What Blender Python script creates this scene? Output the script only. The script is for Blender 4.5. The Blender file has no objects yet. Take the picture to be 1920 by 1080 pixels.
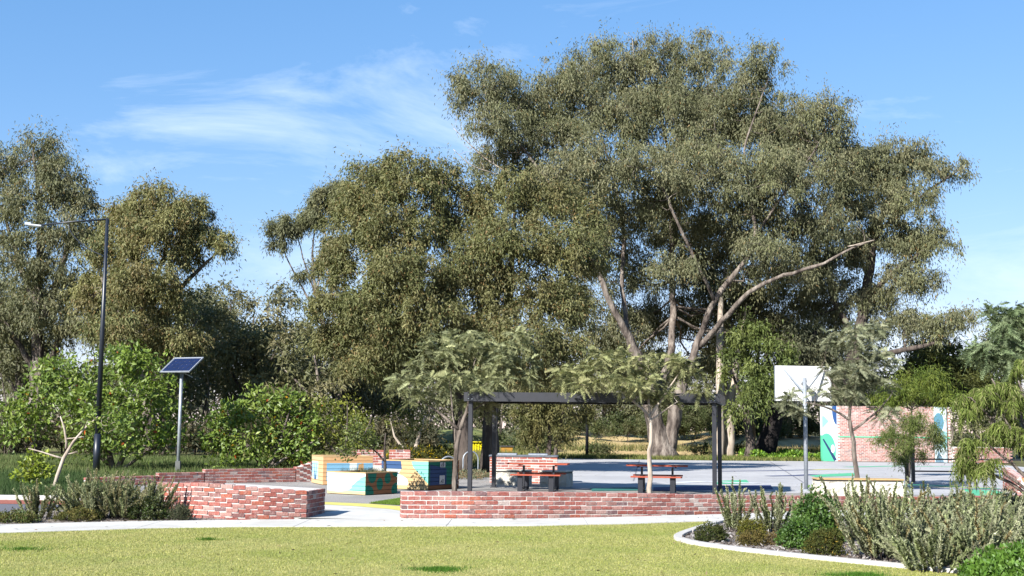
import bpy, math, random
import numpy as np
from mathutils import Vector, Matrix

sc = bpy.context.scene
R = math.radians
rng = np.random.default_rng(7)
random.seed(7)
col = sc.collection

# ------------------------------------------------------------------ camera
cd = bpy.data.cameras.new('camera'); cam = bpy.data.objects.new('camera', cd); col.objects.link(cam)
cd.sensor_width = 36.0; cd.lens = 45.0; cd.clip_start = 0.1; cd.clip_end = 3000
pitch = math.atan(260 / 2400)
cam.matrix_world = Matrix.Translation((0, 0, 1.8)) @ Matrix.Rotation(R(90) + pitch, 4, 'X') @ Matrix.Rotation(R(0.6), 4, 'Z')
sc.camera = cam

# ------------------------------------------------------------------ light
SUN_EL, SUN_AZ = 32.0, 217.0          # azimuth clockwise from +Y: low winter sun behind the left shoulder
to_sun = Vector((math.sin(R(SUN_AZ)) * math.cos(R(SUN_EL)), math.cos(R(SUN_AZ)) * math.cos(R(SUN_EL)), math.sin(R(SUN_EL))))
sd = bpy.data.lights.new('sun', 'SUN'); sd.energy = 5.0; sd.angle = R(0.55); sd.color = (1.0, 0.97, 0.915)
sun = bpy.data.objects.new('sun', sd); col.objects.link(sun)
sun.rotation_euler = to_sun.to_track_quat('Z', 'Y').to_euler(); sun.location = (-20, -20, 30)

world = bpy.data.worlds.new('World'); sc.world = world; world.use_nodes = True
wn = world.node_tree.nodes; wl = world.node_tree.links; wn.clear()
w_out = wn.new('ShaderNodeOutputWorld'); w_bg = wn.new('ShaderNodeBackground'); w_bg.inputs['Strength'].default_value = 0.058
sky = wn.new('ShaderNodeTexSky'); sky.sky_type = 'NISHITA'; sky.sun_disc = False
sky.sun_elevation = R(SUN_EL); sky.sun_rotation = R(SUN_AZ); sky.altitude = 50; sky.air_density = 1.0; sky.dust_density = 0.0; sky.ozone_density = 2.2
# thin high cirrus, laid out on the sky sphere
geo = wn.new('ShaderNodeTexCoord'); mp = wn.new('ShaderNodeMapping'); mp.inputs['Scale'].default_value = (3.2, 3.2, 9.5); mp.inputs['Rotation'].default_value = (0.0, R(-13), 0.0)
mp.inputs['Location'].default_value = (1.75, 0.4, -0.04)
wl.new(geo.outputs['Generated'], mp.inputs['Vector'])
n1 = wn.new('ShaderNodeTexNoise'); n1.inputs['Scale'].default_value = 1.15; n1.inputs['Detail'].default_value = 9; n1.inputs['Roughness'].default_value = 0.62; n1.inputs['Distortion'].default_value = 0.7
wl.new(mp.outputs['Vector'], n1.inputs['Vector'])
cr = wn.new('ShaderNodeValToRGB'); cr.color_ramp.elements[0].position = 0.55; cr.color_ramp.elements[1].position = 0.92
cr.color_ramp.elements[0].color = (0, 0, 0, 1); cr.color_ramp.elements[1].color = (0.66, 0.66, 0.66, 1)
wl.new(n1.outputs['Fac'], cr.inputs['Fac'])
mixc = wn.new('ShaderNodeMixRGB'); mixc.inputs['Color2'].default_value = (8.6, 9.3, 10.0, 1)
tint = wn.new('ShaderNodeMixRGB'); tint.blend_type = 'MULTIPLY'; tint.inputs['Fac'].default_value = 1.0; tint.inputs['Color2'].default_value = (1.04, 1.57, 2.46, 1)
hs = wn.new('ShaderNodeHueSaturation'); hs.inputs['Saturation'].default_value = 1.12; wl.new(sky.outputs['Color'], hs.inputs['Color'])
sepc = wn.new('ShaderNodeSeparateColor'); comb = wn.new('ShaderNodeCombineColor'); wl.new(hs.outputs['Color'], sepc.inputs[0])
for ch, g_ in (('Red', .88), ('Green', .66), ('Blue', .55)):
    pw = wn.new('ShaderNodeMath'); pw.operation = 'POWER'; pw.inputs[1].default_value = g_; wl.new(sepc.outputs[ch], pw.inputs[0]); wl.new(pw.outputs[0], comb.inputs[ch])
wl.new(comb.outputs[0], tint.inputs['Color1'])
wl.new(cr.outputs['Color'], mixc.inputs['Fac']); wl.new(tint.outputs['Color'], mixc.inputs['Color1'])
wl.new(mixc.outputs['Color'], w_bg.inputs['Color']); wl.new(w_bg.outputs['Background'], w_out.inputs['Surface'])

sc.view_settings.view_transform = 'Standard'; sc.view_settings.look = 'None'; sc.view_settings.exposure = 1.45; sc.view_settings.gamma = 1.0
sc.view_settings.use_curve_mapping = False
sc.render.engine = 'CYCLES'
sc.cycles.max_bounces = 6; sc.cycles.diffuse_bounces = 3; sc.cycles.glossy_bounces = 2; sc.cycles.transmission_bounces = 3; sc.cycles.transparent_max_bounces = 4
sc.cycles.use_denoising = True

# ------------------------------------------------------------------ helpers
def lin(r, g, b):
    f = lambda c: (c / 12.92 if c <= 0.04045 else ((c + 0.055) / 1.055) ** 2.4)
    k = 0.63          # measured from sunlit tones: real albedo lies well below them
    return (f(r / 255) * k, f(g / 255) * k, f(b / 255) * k, 1.0)

def unit(a):
    return a / np.maximum(np.linalg.norm(a, axis=-1, keepdims=True), 1e-9)

def rdir(n):
    return unit(rng.normal(size=(n, 3)))

class Acc:
    """collects vertices, quads and triangles (and a colour per vertex) for ONE mesh"""
    def __init__(self):
        self.v = []; self.q = []; self.t = []; self.c = []; self.n = 0
    def add(self, v, q=None, t=None, c=None):
        v = np.asarray(v, dtype=np.float64).reshape(-1, 3)
        if q is not None: self.q.append(np.asarray(q, dtype=np.int64).reshape(-1, 4) + self.n)
        if t is not None: self.t.append(np.asarray(t, dtype=np.int64).reshape(-1, 3) + self.n)
        if c is not None: self.c.append(np.broadcast_to(np.asarray(c, dtype=np.float64), (len(v), 3)))
        elif self.c or c is not None: self.c.append(np.full((len(v), 3), 0.5))
        self.v.append(v); self.n += len(v)
    def box(self, c, s, rz=0.0, col=None):
        x, y, z = np.array(s) / 2
        v = np.array([(-x, -y, -z), (x, -y, -z), (x, y, -z), (-x, y, -z), (-x, -y, z), (x, -y, z), (x, y, z), (-x, y, z)])
        ca, sa = math.cos(rz), math.sin(rz)
        v = np.stack([v[:, 0] * ca - v[:, 1] * sa, v[:, 0] * sa + v[:, 1] * ca, v[:, 2]], 1) + np.array(c)
        self.add(v, [(0, 3, 2, 1), (4, 5, 6, 7), (0, 1, 5, 4), (1, 2, 6, 5), (2, 3, 7, 6), (3, 0, 4, 7)], c=col)
    def beam(self, a, b, w, h):
        """box of section w x h between two points (h lies in the vertical plane)"""
        a = np.array(a, float); b = np.array(b, float); d = unit(b - a)
        up = np.array((0, 0, 1.0)) if abs(d[2]) < 0.95 else np.array((0, 1.0, 0))
        s = unit(np.cross(d, up)); u = np.cross(s, d)
        v = [p + s * i * w / 2 + u * j * h / 2 for p in (a, b) for i, j in ((-1, -1), (1, -1), (1, 1), (-1, 1))]
        self.add(v, [(0, 1, 2, 3), (7, 6, 5, 4), (0, 4, 5, 1), (1, 5, 6, 2), (2, 6, 7, 3), (3, 7, 4, 0)])
    def tube(self, pts, rad, sides=6, cap=True, wob=0.0):
        pts = np.asarray(pts, float); n = len(pts); rad = np.broadcast_to(np.asarray(rad, float), (n,))
        tan = unit(np.gradient(pts, axis=0)); ref = np.array((0.31, 0.95, 0.05))
        s = unit(np.cross(tan, ref)); u = np.cross(s, tan)
        a = np.linspace(0, 2 * np.pi, sides, endpoint=False)
        rr = rad[:, None] * (1 + (wob * rng.normal(size=(n, sides)) if wob else 0))
        v = pts[:, None, :] + rr[..., None] * (np.cos(a)[None, :, None] * s[:, None, :] + np.sin(a)[None, :, None] * u[:, None, :])
        i = np.arange(n - 1)[:, None] * sides; j = np.arange(sides)[None, :]; k = (j + 1) % sides
        q = np.stack([i + j, i + k, i + sides + k, i + sides + j], -1).reshape(-1, 4)
        t = None
        if cap:
            e = (n - 1) * sides
            t = [(e, e + m, e + m + 1) for m in range(1, sides - 1)] + [(0, m + 1, m) for m in range(1, sides - 1)]
        self.add(v.reshape(-1, 3), q, t)
    def prism(self, poly, z0, z1):
        poly = np.asarray(poly, float); n = len(poly)
        v = np.concatenate([np.c_[poly, np.full(n, z0)], np.c_[poly, np.full(n, z1)]])
        self.poly = getattr(self, 'poly', [])
        self.poly.append([self.n + n + i for i in range(n)]); self.poly.append([self.n + n - 1 - i for i in range(n)])
        self.add(v, [(i, (i + 1) % n, n + (i + 1) % n, n + i) for i in range(n)])
    def build(self, name, mat, parent=None, smooth=False):
        me = bpy.data.meshes.new(name)
        v = np.concatenate(self.v); me.vertices.add(len(v)); me.vertices.foreach_set('co', v.astype(np.float32).ravel())
        q = np.concatenate(self.q) if self.q else np.zeros((0, 4), int); t = np.concatenate(self.t) if self.t else np.zeros((0, 3), int)
        ng = getattr(self, 'poly', [])
        loops = np.concatenate([q.ravel(), t.ravel()] + [np.array(p) for p in ng]).astype(np.int32)
        tot = np.concatenate([np.full(len(q), 4), np.full(len(t), 3), np.array([len(p) for p in ng], int)]).astype(np.int32)
        me.loops.add(len(loops)); me.loops.foreach_set('vertex_index', loops)
        me.polygons.add(len(tot)); st = np.concatenate([[0], np.cumsum(tot)[:-1]]).astype(np.int32)
        me.polygons.foreach_set('loop_start', st)
        me.polygons.foreach_set('loop_total', tot)
        me.polygons.foreach_set('use_smooth', np.full(len(tot), bool(smooth)))
        if self.c:
            c = np.concatenate(self.c); at = me.attributes.new('col', 'FLOAT_COLOR', 'POINT')
            at.data.foreach_set('color', np.c_[c, np.ones(len(c))].astype(np.float32).ravel())
        me.materials.append(mat); me.update(calc_edges=True); me.validate()
        o = bpy.data.objects.new(name, me); col.objects.link(o)
        if parent is not None: o.parent = parent
        return o

def tag(o, label=None, cat=None, group=None, kind=None):
    if label: o['label'] = label
    if cat: o['category'] = cat
    if group: o['group'] = group
    if kind: o['kind'] = kind
    return o

def thing(name, label, cat, loc=(0, 0, 0), group=None, rz=0.0):
    o = bpy.data.objects.new(name, None); col.objects.link(o); o.location = loc; o.rotation_euler.z = rz; o.empty_display_size = 0.2
    return tag(o, label, cat, group)

def bevel(o, w=0.006, seg=1):
    m = o.modifiers.new('bevel', 'BEVEL'); m.width = w; m.segments = seg; m.limit_method = 'ANGLE'; return o

def sheet(name, poly, z, mat, kind='structure'):
    """flat polygon of ground, subdivided by triangulation only"""
    a = Acc(); p = np.asarray(poly, float); a.v = [np.c_[p, np.full(len(p), z)]]; a.n = len(p); a.poly = [list(range(len(p)))]
    o = a.build(name, mat); tag(o, kind=kind); return o

# ------------------------------------------------------------------ materials
def nodes(name):
    m = bpy.data.materials.new(name); m.use_nodes = True; nt = m.node_tree
    return m, nt.nodes, nt.links, nt.nodes['Principled BSDF']

def speckle(name, stops, scale=8.0, detail=6, rough=0.85, bump=0.0, bscale=None, big=None, bigscale=0.4, spec=0.3, coord='Object', metallic=0.0, stretch=None, bdist=0.02):
    """noise driven colour ramp, optional broad second tone, optional bump"""
    m, n, l, b = nodes(name)
    tc = n.new('ShaderNodeTexCoord'); src = tc.outputs[coord]
    if stretch:
        mpn = n.new('ShaderNodeMapping'); mpn.inputs['Scale'].default_value = stretch; l.new(src, mpn.inputs['Vector']); src = mpn.outputs['Vector']
    no = n.new('ShaderNodeTexNoise'); no.inputs['Scale'].default_value = scale; no.inputs['Detail'].default_value = detail; no.inputs['Roughness'].default_value = 0.65
    l.new(src, no.inputs['Vector'])
    r = n.new('ShaderNodeValToRGB'); e = r.color_ramp.elements
    while len(e) < len(stops): e.new(0.5)
    for k, (p, c) in enumerate(stops): e[k].position = p; e[k].color = c
    l.new(no.outputs['Fac'], r.inputs['Fac']); out = r.outputs['Color']
    if big is not None:
        n2 = n.new('ShaderNodeTexNoise'); n2.inputs['Scale'].default_value = bigscale; n2.inputs['Detail'].default_value = 4; l.new(src, n2.inputs['Vector'])
        r2 = n.new('ShaderNodeValToRGB'); r2.color_ramp.elements[0].position = 0.42; r2.color_ramp.elements[1].position = 0.66
        l.new(n2.outputs['Fac'], r2.inputs['Fac'])
        mx = n.new('ShaderNodeMixRGB'); mx.inputs['Color2'].default_value = big; l.new(out, mx.inputs['Color1'])
        ml = n.new('ShaderNodeMath'); ml.operation = 'MULTIPLY'; ml.inputs[1].default_value = 0.75; l.new(r2.outputs['Color'], ml.inputs[0]); l.new(ml.outputs[0], mx.inputs['Fac']); out = mx.outputs['Color']
    l.new(out, b.inputs['Base Color']); b.inputs['Roughness'].default_value = rough; b.inputs['Specular IOR Level'].default_value = spec; b.inputs['Metallic'].default_value = metallic
    if bump:
        nb = n.new('ShaderNodeTexNoise'); nb.inputs['Scale'].default_value = bscale or scale * 2; nb.inputs['Detail'].default_value = 5; l.new(src, nb.inputs['Vector'])
        bp = n.new('ShaderNodeBump'); bp.inputs['Strength'].default_value = bump; bp.inputs['Distance'].default_value = bdist; l.new(nb.outputs['Fac'], bp.inputs['Height']); l.new(bp.outputs['Normal'], b.inputs['Normal'])
    return m

def leafmat(name, rough=0.55, spec=0.35, trans=0.28, tcol=(1.0, 1.05, 0.45)):
    m, n, l, b = nodes(name)
    at = n.new('ShaderNodeAttribute'); at.attribute_name = 'col'
    l.new(at.outputs['Color'], b.inputs['Base Color']); b.inputs['Roughness'].default_value = rough; b.inputs['Specular IOR Level'].default_value = spec
    tr = n.new('ShaderNodeBsdfTranslucent'); mu = n.new('ShaderNodeMixRGB'); mu.blend_type = 'MULTIPLY'; mu.inputs['Fac'].default_value = 1; mu.inputs['Color2'].default_value = (*tcol, 1)
    l.new(at.outputs['Color'], mu.inputs['Color1']); l.new(mu.outputs['Color'], tr.inputs['Color'])
    mx = n.new('ShaderNodeMixShader'); mx.inputs['Fac'].default_value = trans; l.new(b.outputs[0], mx.inputs[1]); l.new(tr.outputs[0], mx.inputs[2])
    l.new(mx.outputs[0], n['Material Output'].inputs['Surface'])
    return m

M = {}
M['lawn'] = speckle('lawn_turf', [(0.30, lin(128, 134, 66)), (0.52, lin(164, 164, 92)), (0.75, lin(186, 178, 116))], 9, 8, 0.95, 0.5, 60, big=lin(140, 150, 72), bigscale=0.9)
M['ground'] = speckle('forest_floor', [(0.3, lin(70, 72, 40)), (0.55, lin(102, 96, 58)), (0.75, lin(132, 116, 80))], 1.6, 8, 0.95, 0.5, 9, big=lin(82, 96, 46), bigscale=0.12)
M['concrete'] = speckle('path_concrete', [(0.3, lin(192, 189, 182)), (0.5, lin(217, 215, 210)), (0.8, lin(227, 226, 222))], 3.0, 8, 0.9, 0.25, 80, big=lin(196, 191, 182), bigscale=0.7)
M['court'] = speckle('court_concrete', [(0.3, lin(178, 177, 178)), (0.55, lin(196, 195, 196)), (0.8, lin(206, 205, 206))], 2.2, 10, 0.85, 0.2, 60, big=lin(172, 171, 173), bigscale=0.25)
M['aggregate'] = speckle('exposed_aggregate', [(0.32, lin(120, 116, 112)), (0.5, lin(168, 163, 158)), (0.72, lin(202, 197, 190))], 34, 6, 0.9, 0.6, 90, big=lin(150, 146, 142), bigscale=0.6)
M['asphalt'] = speckle('road_asphalt', [(0.35, lin(98, 98, 106)), (0.7, lin(128, 128, 136))], 22, 6, 0.9, 0.4, 80)
M['mulch'] = speckle('bark_mulch', [(0.32, lin(92, 80, 73)), (0.5, lin(158, 146, 138)), (0.68, lin(214, 207, 202))], 26, 8, 0.95, 0.9, 40, bdist=0.05)
M['sand'] = speckle('bank_sand', [(0.3, lin(176, 148, 98)), (0.55, lin(212, 184, 134)), (0.8, lin(226, 204, 158))], 1.8, 8, 0.95, 0.4, 8, big=lin(168, 156, 96), bigscale=0.16)
M['meadow'] = speckle('meadow_grass', [(0.3, lin(82, 104, 46)), (0.55, lin(120, 128, 66)), (0.78, lin(152, 142, 96))], 1.3, 8, 0.95, 0.4, 8, big=lin(148, 140, 92), bigscale=0.13)
M['mortar'] = speckle('lime_mortar', [(0.3, lin(214, 206, 198)), (0.7, lin(234, 228, 221))], 25, 6, 0.95, 0.3, 70)
M['black_steel'] = speckle('black_powder_coat', [(0.3, lin(30, 31, 38)), (0.8, lin(40, 41, 50))], 6, 3, 0.42, 0.0, spec=0.5)
M['navy_steel'] = speckle('lamp_pole_coat', [(0.3, lin(26, 32, 44)), (0.8, lin(34, 42, 54))], 6, 3, 0.4, 0.0, spec=0.5)
M['galv'] = speckle('galvanised_steel', [(0.3, lin(150, 158, 166)), (0.7, lin(184, 190, 198))], 14, 4, 0.45, 0.0, metallic=0.35, spec=0.5)
M['white_paint'] = speckle('board_white_paint', [(0.3, lin(246, 246, 250)), (0.7, lin(255, 255, 255))], 5, 4, 0.6, 0.0)
M['red_plank'] = speckle('table_slat_stain', [(0.3, lin(150, 66, 48)), (0.55, lin(176, 84, 60)), (0.75, lin(190, 100, 72))], 3, 6, 0.6, 0.15, 12, stretch=(1, 12, 12))
M['timber'] = speckle('bare_timber', [(0.3, lin(176, 142, 96)), (0.6, lin(204, 170, 118)), (0.8, lin(214, 186, 138))], 3, 6, 0.75, 0.2, 14, stretch=(1, 12, 12))
M['limestone'] = speckle('limestone_block', [(0.3, lin(206, 198, 182)), (0.6, lin(222, 216, 202)), (0.8, lin(230, 226, 214))], 4, 8, 0.92, 0.9, 5, bdist=0.06)
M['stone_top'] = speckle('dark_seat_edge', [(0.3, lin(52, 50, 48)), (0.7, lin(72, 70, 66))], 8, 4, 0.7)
M['bench_steel'] = speckle('brushed_bench_top', [(0.3, lin(120, 126, 134)), (0.7, lin(158, 164, 172))], 12, 4, 0.35, metallic=0.5, spec=0.5)
M['yellow'] = speckle('yellow_plastic', [(0.3, lin(214, 196, 20)), (0.7, lin(232, 216, 30))], 6, 3, 0.45)
M['soil'] = speckle('planter_soil', [(0.3, lin(48, 38, 30)), (0.7, lin(88, 72, 58))], 20, 6, 0.95, 0.8, 30)
M['bark_gum'] = speckle('gum_bark', [(0.36, lin(58, 50, 45)), (0.48, lin(108, 97, 89)), (0.56, lin(136, 125, 115)), (0.70, lin(166, 155, 144))], 1.5, 9, 0.92, 1.0, 5, stretch=(1.8, 1.8, 0.45), bdist=0.1)
M['bark_dark'] = speckle('dark_bark', [(0.3, lin(56, 49, 46)), (0.52, lin(88, 78, 72)), (0.75, lin(132, 120, 110))], 2.2, 8, 0.95, 0.9, 7, stretch=(2, 2, 0.4), bdist=0.06)
M['bark_char'] = speckle('charred_bark', [(0.3, lin(22, 19, 19)), (0.6, lin(40, 34, 33)), (0.8, lin(92, 66, 56))], 2.0, 8, 0.95, 0.9, 7, stretch=(2, 2, 0.4), bdist=0.06)
M['bark_pale'] = speckle('pale_bark', [(0.28, lin(130, 112, 98)), (0.5, lin(184, 170, 154)), (0.75, lin(210, 200, 186))], 2.5, 8, 0.9, 0.5, 10, stretch=(2, 2, 0.5))
M['leaf'] = leafmat('gum_leaf', 0.62, 0.28, 0.32, (1.0, 1.0, 0.62))
M['leaf_gloss'] = leafmat('glossy_leaf', 0.48, 0.4, 0.3)
M['leaf_soft'] = leafmat('soft_leaf', 0.75, 0.15, 0.34, (1.0, 1.0, 0.7))
M['grass'] = leafmat('grass_blade', 0.75, 0.15, 0.3, (1.0, 1.0, 0.75))

def brick_material(name, use_attr):
    m, n, l, b = nodes(name)
    if use_attr:
        at = n.new('ShaderNodeAttribute'); at.attribute_name = 'col'; fac = at.outputs['Fac']
    else:
        oi = n.new('ShaderNodeObjectInfo'); fac = oi.outputs['Random']
    r = n.new('ShaderNodeValToRGB'); r.color_ramp.interpolation = 'CONSTANT'
    pal = [(0.0, (178, 112, 103)), (0.14, (168, 98, 88)), (0.28, (188, 130, 121)), (0.40, (186, 108, 88)), (0.48, (152, 108, 104)), (0.57, (192, 142, 132)), (0.68, (136, 104, 105)), (0.72, (178, 108, 98)), (0.86, (197, 158, 149)), (0.92, (164, 120, 112)), (0.975, (204, 184, 175))]
    e = r.color_ramp.elements
    while len(e) < len(pal): e.new(0.5)
    for k, (p, c) in enumerate(pal): e[k].position = p; e[k].color = lin(*c)
    l.new(fac, r.inputs['Fac'])
    g = n.new('ShaderNodeNewGeometry'); no = n.new('ShaderNodeTexNoise'); no.inputs['Scale'].default_value = 11; no.inputs['Detail'].default_value = 8; no.inputs['Roughness'].default_value = 0.7
    l.new(g.outputs['Position'], no.inputs['Vector'])
    r2 = n.new('ShaderNodeValToRGB'); r2.color_ramp.elements[0].position = 0.40 if use_attr else 0.50; r2.color_ramp.elements[1].position = 0.72; l.new(no.outputs['Fac'], r2.inputs['Fac'])
    sm = n.new('ShaderNodeMath'); sm.operation = 'MULTIPLY'; sm.inputs[1].default_value = 0.95 if use_attr else 0.5; l.new(r2.outputs['Color'], sm.inputs[0])
    mx = n.new('ShaderNodeMixRGB'); mx.inputs['Color2'].default_value = lin(206, 190, 182); l.new(sm.outputs[0], mx.inputs['Fac']); l.new(r.outputs['Color'], mx.inputs['Color1'])
    n3 = n.new('ShaderNodeTexNoise'); n3.inputs['Scale'].default_value = 38; n3.inputs['Detail'].default_value = 5; l.new(g.outputs['Position'], n3.inputs['Vector'])
    r3 = n.new('ShaderNodeValToRGB'); r3.color_ramp.elements[0].position = 0.3; r3.color_ramp.elements[0].color = (0.55, 0.55, 0.55, 1); r3.color_ramp.elements[1].position = 0.6; l.new(n3.outputs['Fac'], r3.inputs['Fac'])
    m2 = n.new('ShaderNodeMixRGB'); m2.blend_type = 'MULTIPLY'; m2.inputs['Fac'].default_value = 0.8; l.new(mx.outputs['Color'], m2.inputs['Color1']); l.new(r3.outputs['Color'], m2.inputs['Color2'])
    l.new(m2.outputs['Color'], b.inputs['Base Color']); b.inputs['Roughness'].default_value = 0.92; b.inputs['Specular IOR Level'].default_value = 0.2
    bp = n.new('ShaderNodeBump'); bp.inputs['Strength'].default_value = 0.7; bp.inputs['Distance'].default_value = 0.012; l.new(n3.outputs['Fac'], bp.inputs['Height']); l.new(bp.outputs['Normal'], b.inputs['Normal'])
    return m
M['brick'] = brick_material('reclaimed_brick', False); M['brick_joined'] = brick_material('reclaimed_brick_far', True)

def paint(name, base, shapes=(), rough=0.7):
    """flat painted artwork in the face's own metres (u along, v up): circles, ellipses and convex polygons"""
    m, n, l, b = nodes(name)
    uv = n.new('ShaderNodeUVMap'); sep = n.new('ShaderNodeSeparateXYZ'); l.new(uv.outputs['UV'], sep.inputs[0])
    def math_(op, a, bb=None):
        k = n.new('ShaderNodeMath'); k.operation = op
        for i, x in enumerate((a, bb)):
            if x is None: continue
            if isinstance(x, (int, float)): k.inputs[i].default_value = x
            else: l.new(x, k.inputs[i])
        return k.outputs[0]
    u, v = sep.outputs['X'], sep.outputs['Y']
    rgb = n.new('ShaderNodeRGB'); rgb.outputs[0].default_value = lin(*base); cur = rgb.outputs[0]
    for s in shapes:
        if s[0] == 'ell':
            _, cx, cy, rx, ry, c = s
            a = math_('DIVIDE', math_('SUBTRACT', u, cx), rx); d = math_('DIVIDE', math_('SUBTRACT', v, cy), ry)
            mask = math_('LESS_THAN', math_('ADD', math_('MULTIPLY', a, a), math_('MULTIPLY', d, d)), 1.0)
        else:
            _, pts, c = s; mask = None
            area = sum(pts[i][0] * pts[(i + 1) % len(pts)][1] - pts[(i + 1) % len(pts)][0] * pts[i][1] for i in range(len(pts)))
            if area < 0: pts = pts[::-1]
            for i in range(len(pts)):
                (x0, y0), (x1, y1) = pts[i], pts[(i + 1) % len(pts)]; a, d = -(y1 - y0), (x1 - x0)
                e = math_('GREATER_THAN', math_('ADD', math_('MULTIPLY', u, a), math_('MULTIPLY', v, d)), a * x0 + d * y0)
                mask = e if mask is None else math_('MULTIPLY', mask, e)
        mx = n.new('ShaderNodeMixRGB'); l.new(mask, mx.inputs['Fac']); l.new(cur, mx.inputs['Color1']); mx.inputs['Color2'].default_value = lin(*c); cur = mx.outputs['Color']
    # weathered grain over the paint
    no = n.new('ShaderNodeTexNoise'); no.inputs['Scale'].default_value = 9; no.inputs['Detail'].default_value = 8; mp_ = n.new('ShaderNodeMapping'); mp_.inputs['Scale'].default_value = (1, 9, 9)
    l.new(uv.outputs['UV'], mp_.inputs['Vector']); l.new(mp_.outputs['Vector'], no.inputs['Vector'])
    r3 = n.new('ShaderNodeValToRGB'); r3.color_ramp.elements[0].position = 0.3; r3.color_ramp.elements[0].color = (0.72, 0.7, 0.68, 1); r3.color_ramp.elements[1].position = 0.58; l.new(no.outputs['Fac'], r3.inputs['Fac'])
    m2 = n.new('ShaderNodeMixRGB'); m2.blend_type = 'MULTIPLY'; m2.inputs['Fac'].default_value = 0.6; l.new(cur, m2.inputs['Color1']); l.new(r3.outputs['Color'], m2.inputs['Color2'])
    l.new(m2.outputs['Color'], b.inputs['Base Color']); b.inputs['Roughness'].default_value = rough; b.inputs['Specular IOR Level'].default_value = 0.25
    return m

def flat(name, c, rough=0.8):
    m, n, l, b = nodes(name)
    no = n.new('ShaderNodeTexNoise'); no.inputs['Scale'].default_value = 6; no.inputs['Detail'].default_value = 8; tc = n.new('ShaderNodeTexCoord'); l.new(tc.outputs['Object'], no.inputs['Vector'])
    r = n.new('ShaderNodeValToRGB'); r.color_ramp.elements[0].position = 0.3; r.color_ramp.elements[1].position = 0.7
    k = lin(*c); r.color_ramp.elements[0].color = (k[0] * .82, k[1] * .82, k[2] * .82, 1); r.color_ramp.elements[1].color = k
    l.new(no.outputs['Fac'], r.inputs['Fac']); l.new(r.outputs['Color'], b.inputs['Base Color']); b.inputs['Roughness'].default_value = rough
    return m

# ================================================================== SETTING
sheet('ground', [(-900, -60), (900, -60), (900, 1400), (-900, 1400)], -0.03, M['ground'])
near = [(-16, 17.2), (-12.5, 18.9), (-10, 20.1), (-8.23, 21.0), (-7.17, 21.65), (-6.03, 22.3), (-4.67, 22.75), (-2.77, 23.05), (0.44, 23.65), (2.3, 24.4), (4.24, 25.5), (7.6, 27.3), (11.62, 29.9), (17, 33.6), (22, 37.0)]
farp = [(-16, 18.9), (-12.5, 20.7), (-10.3, 21.9), (-8.87, 22.65), (-7.7, 23.3), (-6.5, 23.85), (-5.4, 24.2), (-3.5, 24.75), (-2.12, 24.95), (0.47, 25.45), (2.3, 26.25), (4.64, 27.45), (7.9, 29.5), (12.4, 32.4), (18, 36.2), (22, 39)]
sheet('lawn', [(-16, -20), (24, -20), (22, 37.0)] + near[::-1][1:], 0.0, M['lawn'])

def resample(pts, n):
    p = np.asarray(pts, float); s = np.r_[0, np.cumsum(np.linalg.norm(np.diff(p, axis=0), axis=1))]; q = np.linspace(0, s[-1], n)
    return np.stack([np.interp(q, s, p[:, i]) for i in range(p.shape[1])], 1)

a_n, a_f = resample(near, 241), resample(farp, 241)
M['joint'] = flat('slab_joint_filler', (96, 92, 86), 0.95)
path = sheet('path', list(map(tuple, near)) + list(map(tuple, farp[::-1])), 0.004, M['joint'])
k0 = 0
for k1 in range(15, 241, 15):
    g = 0.0015
    e0, e1 = k0, k1
    pn = a_n[e0:e1 + 1].copy(); pf = a_f[e0:e1 + 1].copy()
    pn[0] += (a_n[e0 + 1] - a_n[e0]) * 0.07; pf[0] += (a_f[e0 + 1] - a_f[e0]) * 0.07
    A = Acc(); A.prism(np.r_[pn, pf[::-1]], 0.0, 0.013); o = A.build('path_slab', M['concrete'], path); k0 = k1

# planting beds
bed_left = sheet('mulch_bed', [(-9.4, 22.4), (-7.7, 23.32), (-6.5, 23.87), (-5.4, 24.22), (-5.3, 24.62), (-5.9, 24.75), (-6.45, 25.25), (-7.0, 26.3), (-7.5, 27.8), (-8.6, 28.2), (-9.5, 25.5)], 0.006, M['mulch'])
bed_poly = [(4.05, 25.0), (3.55, 23.7), (3.05, 22.4), (2.72, 21.35), (2.72, 20.7), (3.02, 20.0), (3.40, 19.35), (3.95, 18.6), (4.72, 17.72), (5.5, 16.9), (6.6, 15.7), (8.6, 13.8), (13, 10), (18, 16), (21, 34.5), (17, 33.3), (11.62, 29.7), (7.6, 27.1)]
sheet('mulch_bed', bed_poly, 0.008, M['mulch'])
M['kerb'] = speckle('kerb_concrete', [(0.3, lin(186, 182, 176)), (0.7, lin(214, 211, 206))], 8, 8, 0.9, 0.3, 60)
kerb = resample(bed_poly[:13], 64)
for _ in range(3): kerb[1:-1] = (kerb[:-2] + 2 * kerb[1:-1] + kerb[2:]) / 4
kt = unit(np.gradient(kerb, axis=0)); kn = np.stack([kt[:, 1], -kt[:, 0]], 1)
ko, ki = kerb + kn * 0.075, kerb - kn * 0.075
A = Acc(); A.prism(np.r_[ko, ki[::-1]], -0.02, 0.055); bevel(tag(A.build('mowing_kerb', M['kerb']), kind='structure'), 0.012, 2)
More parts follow.
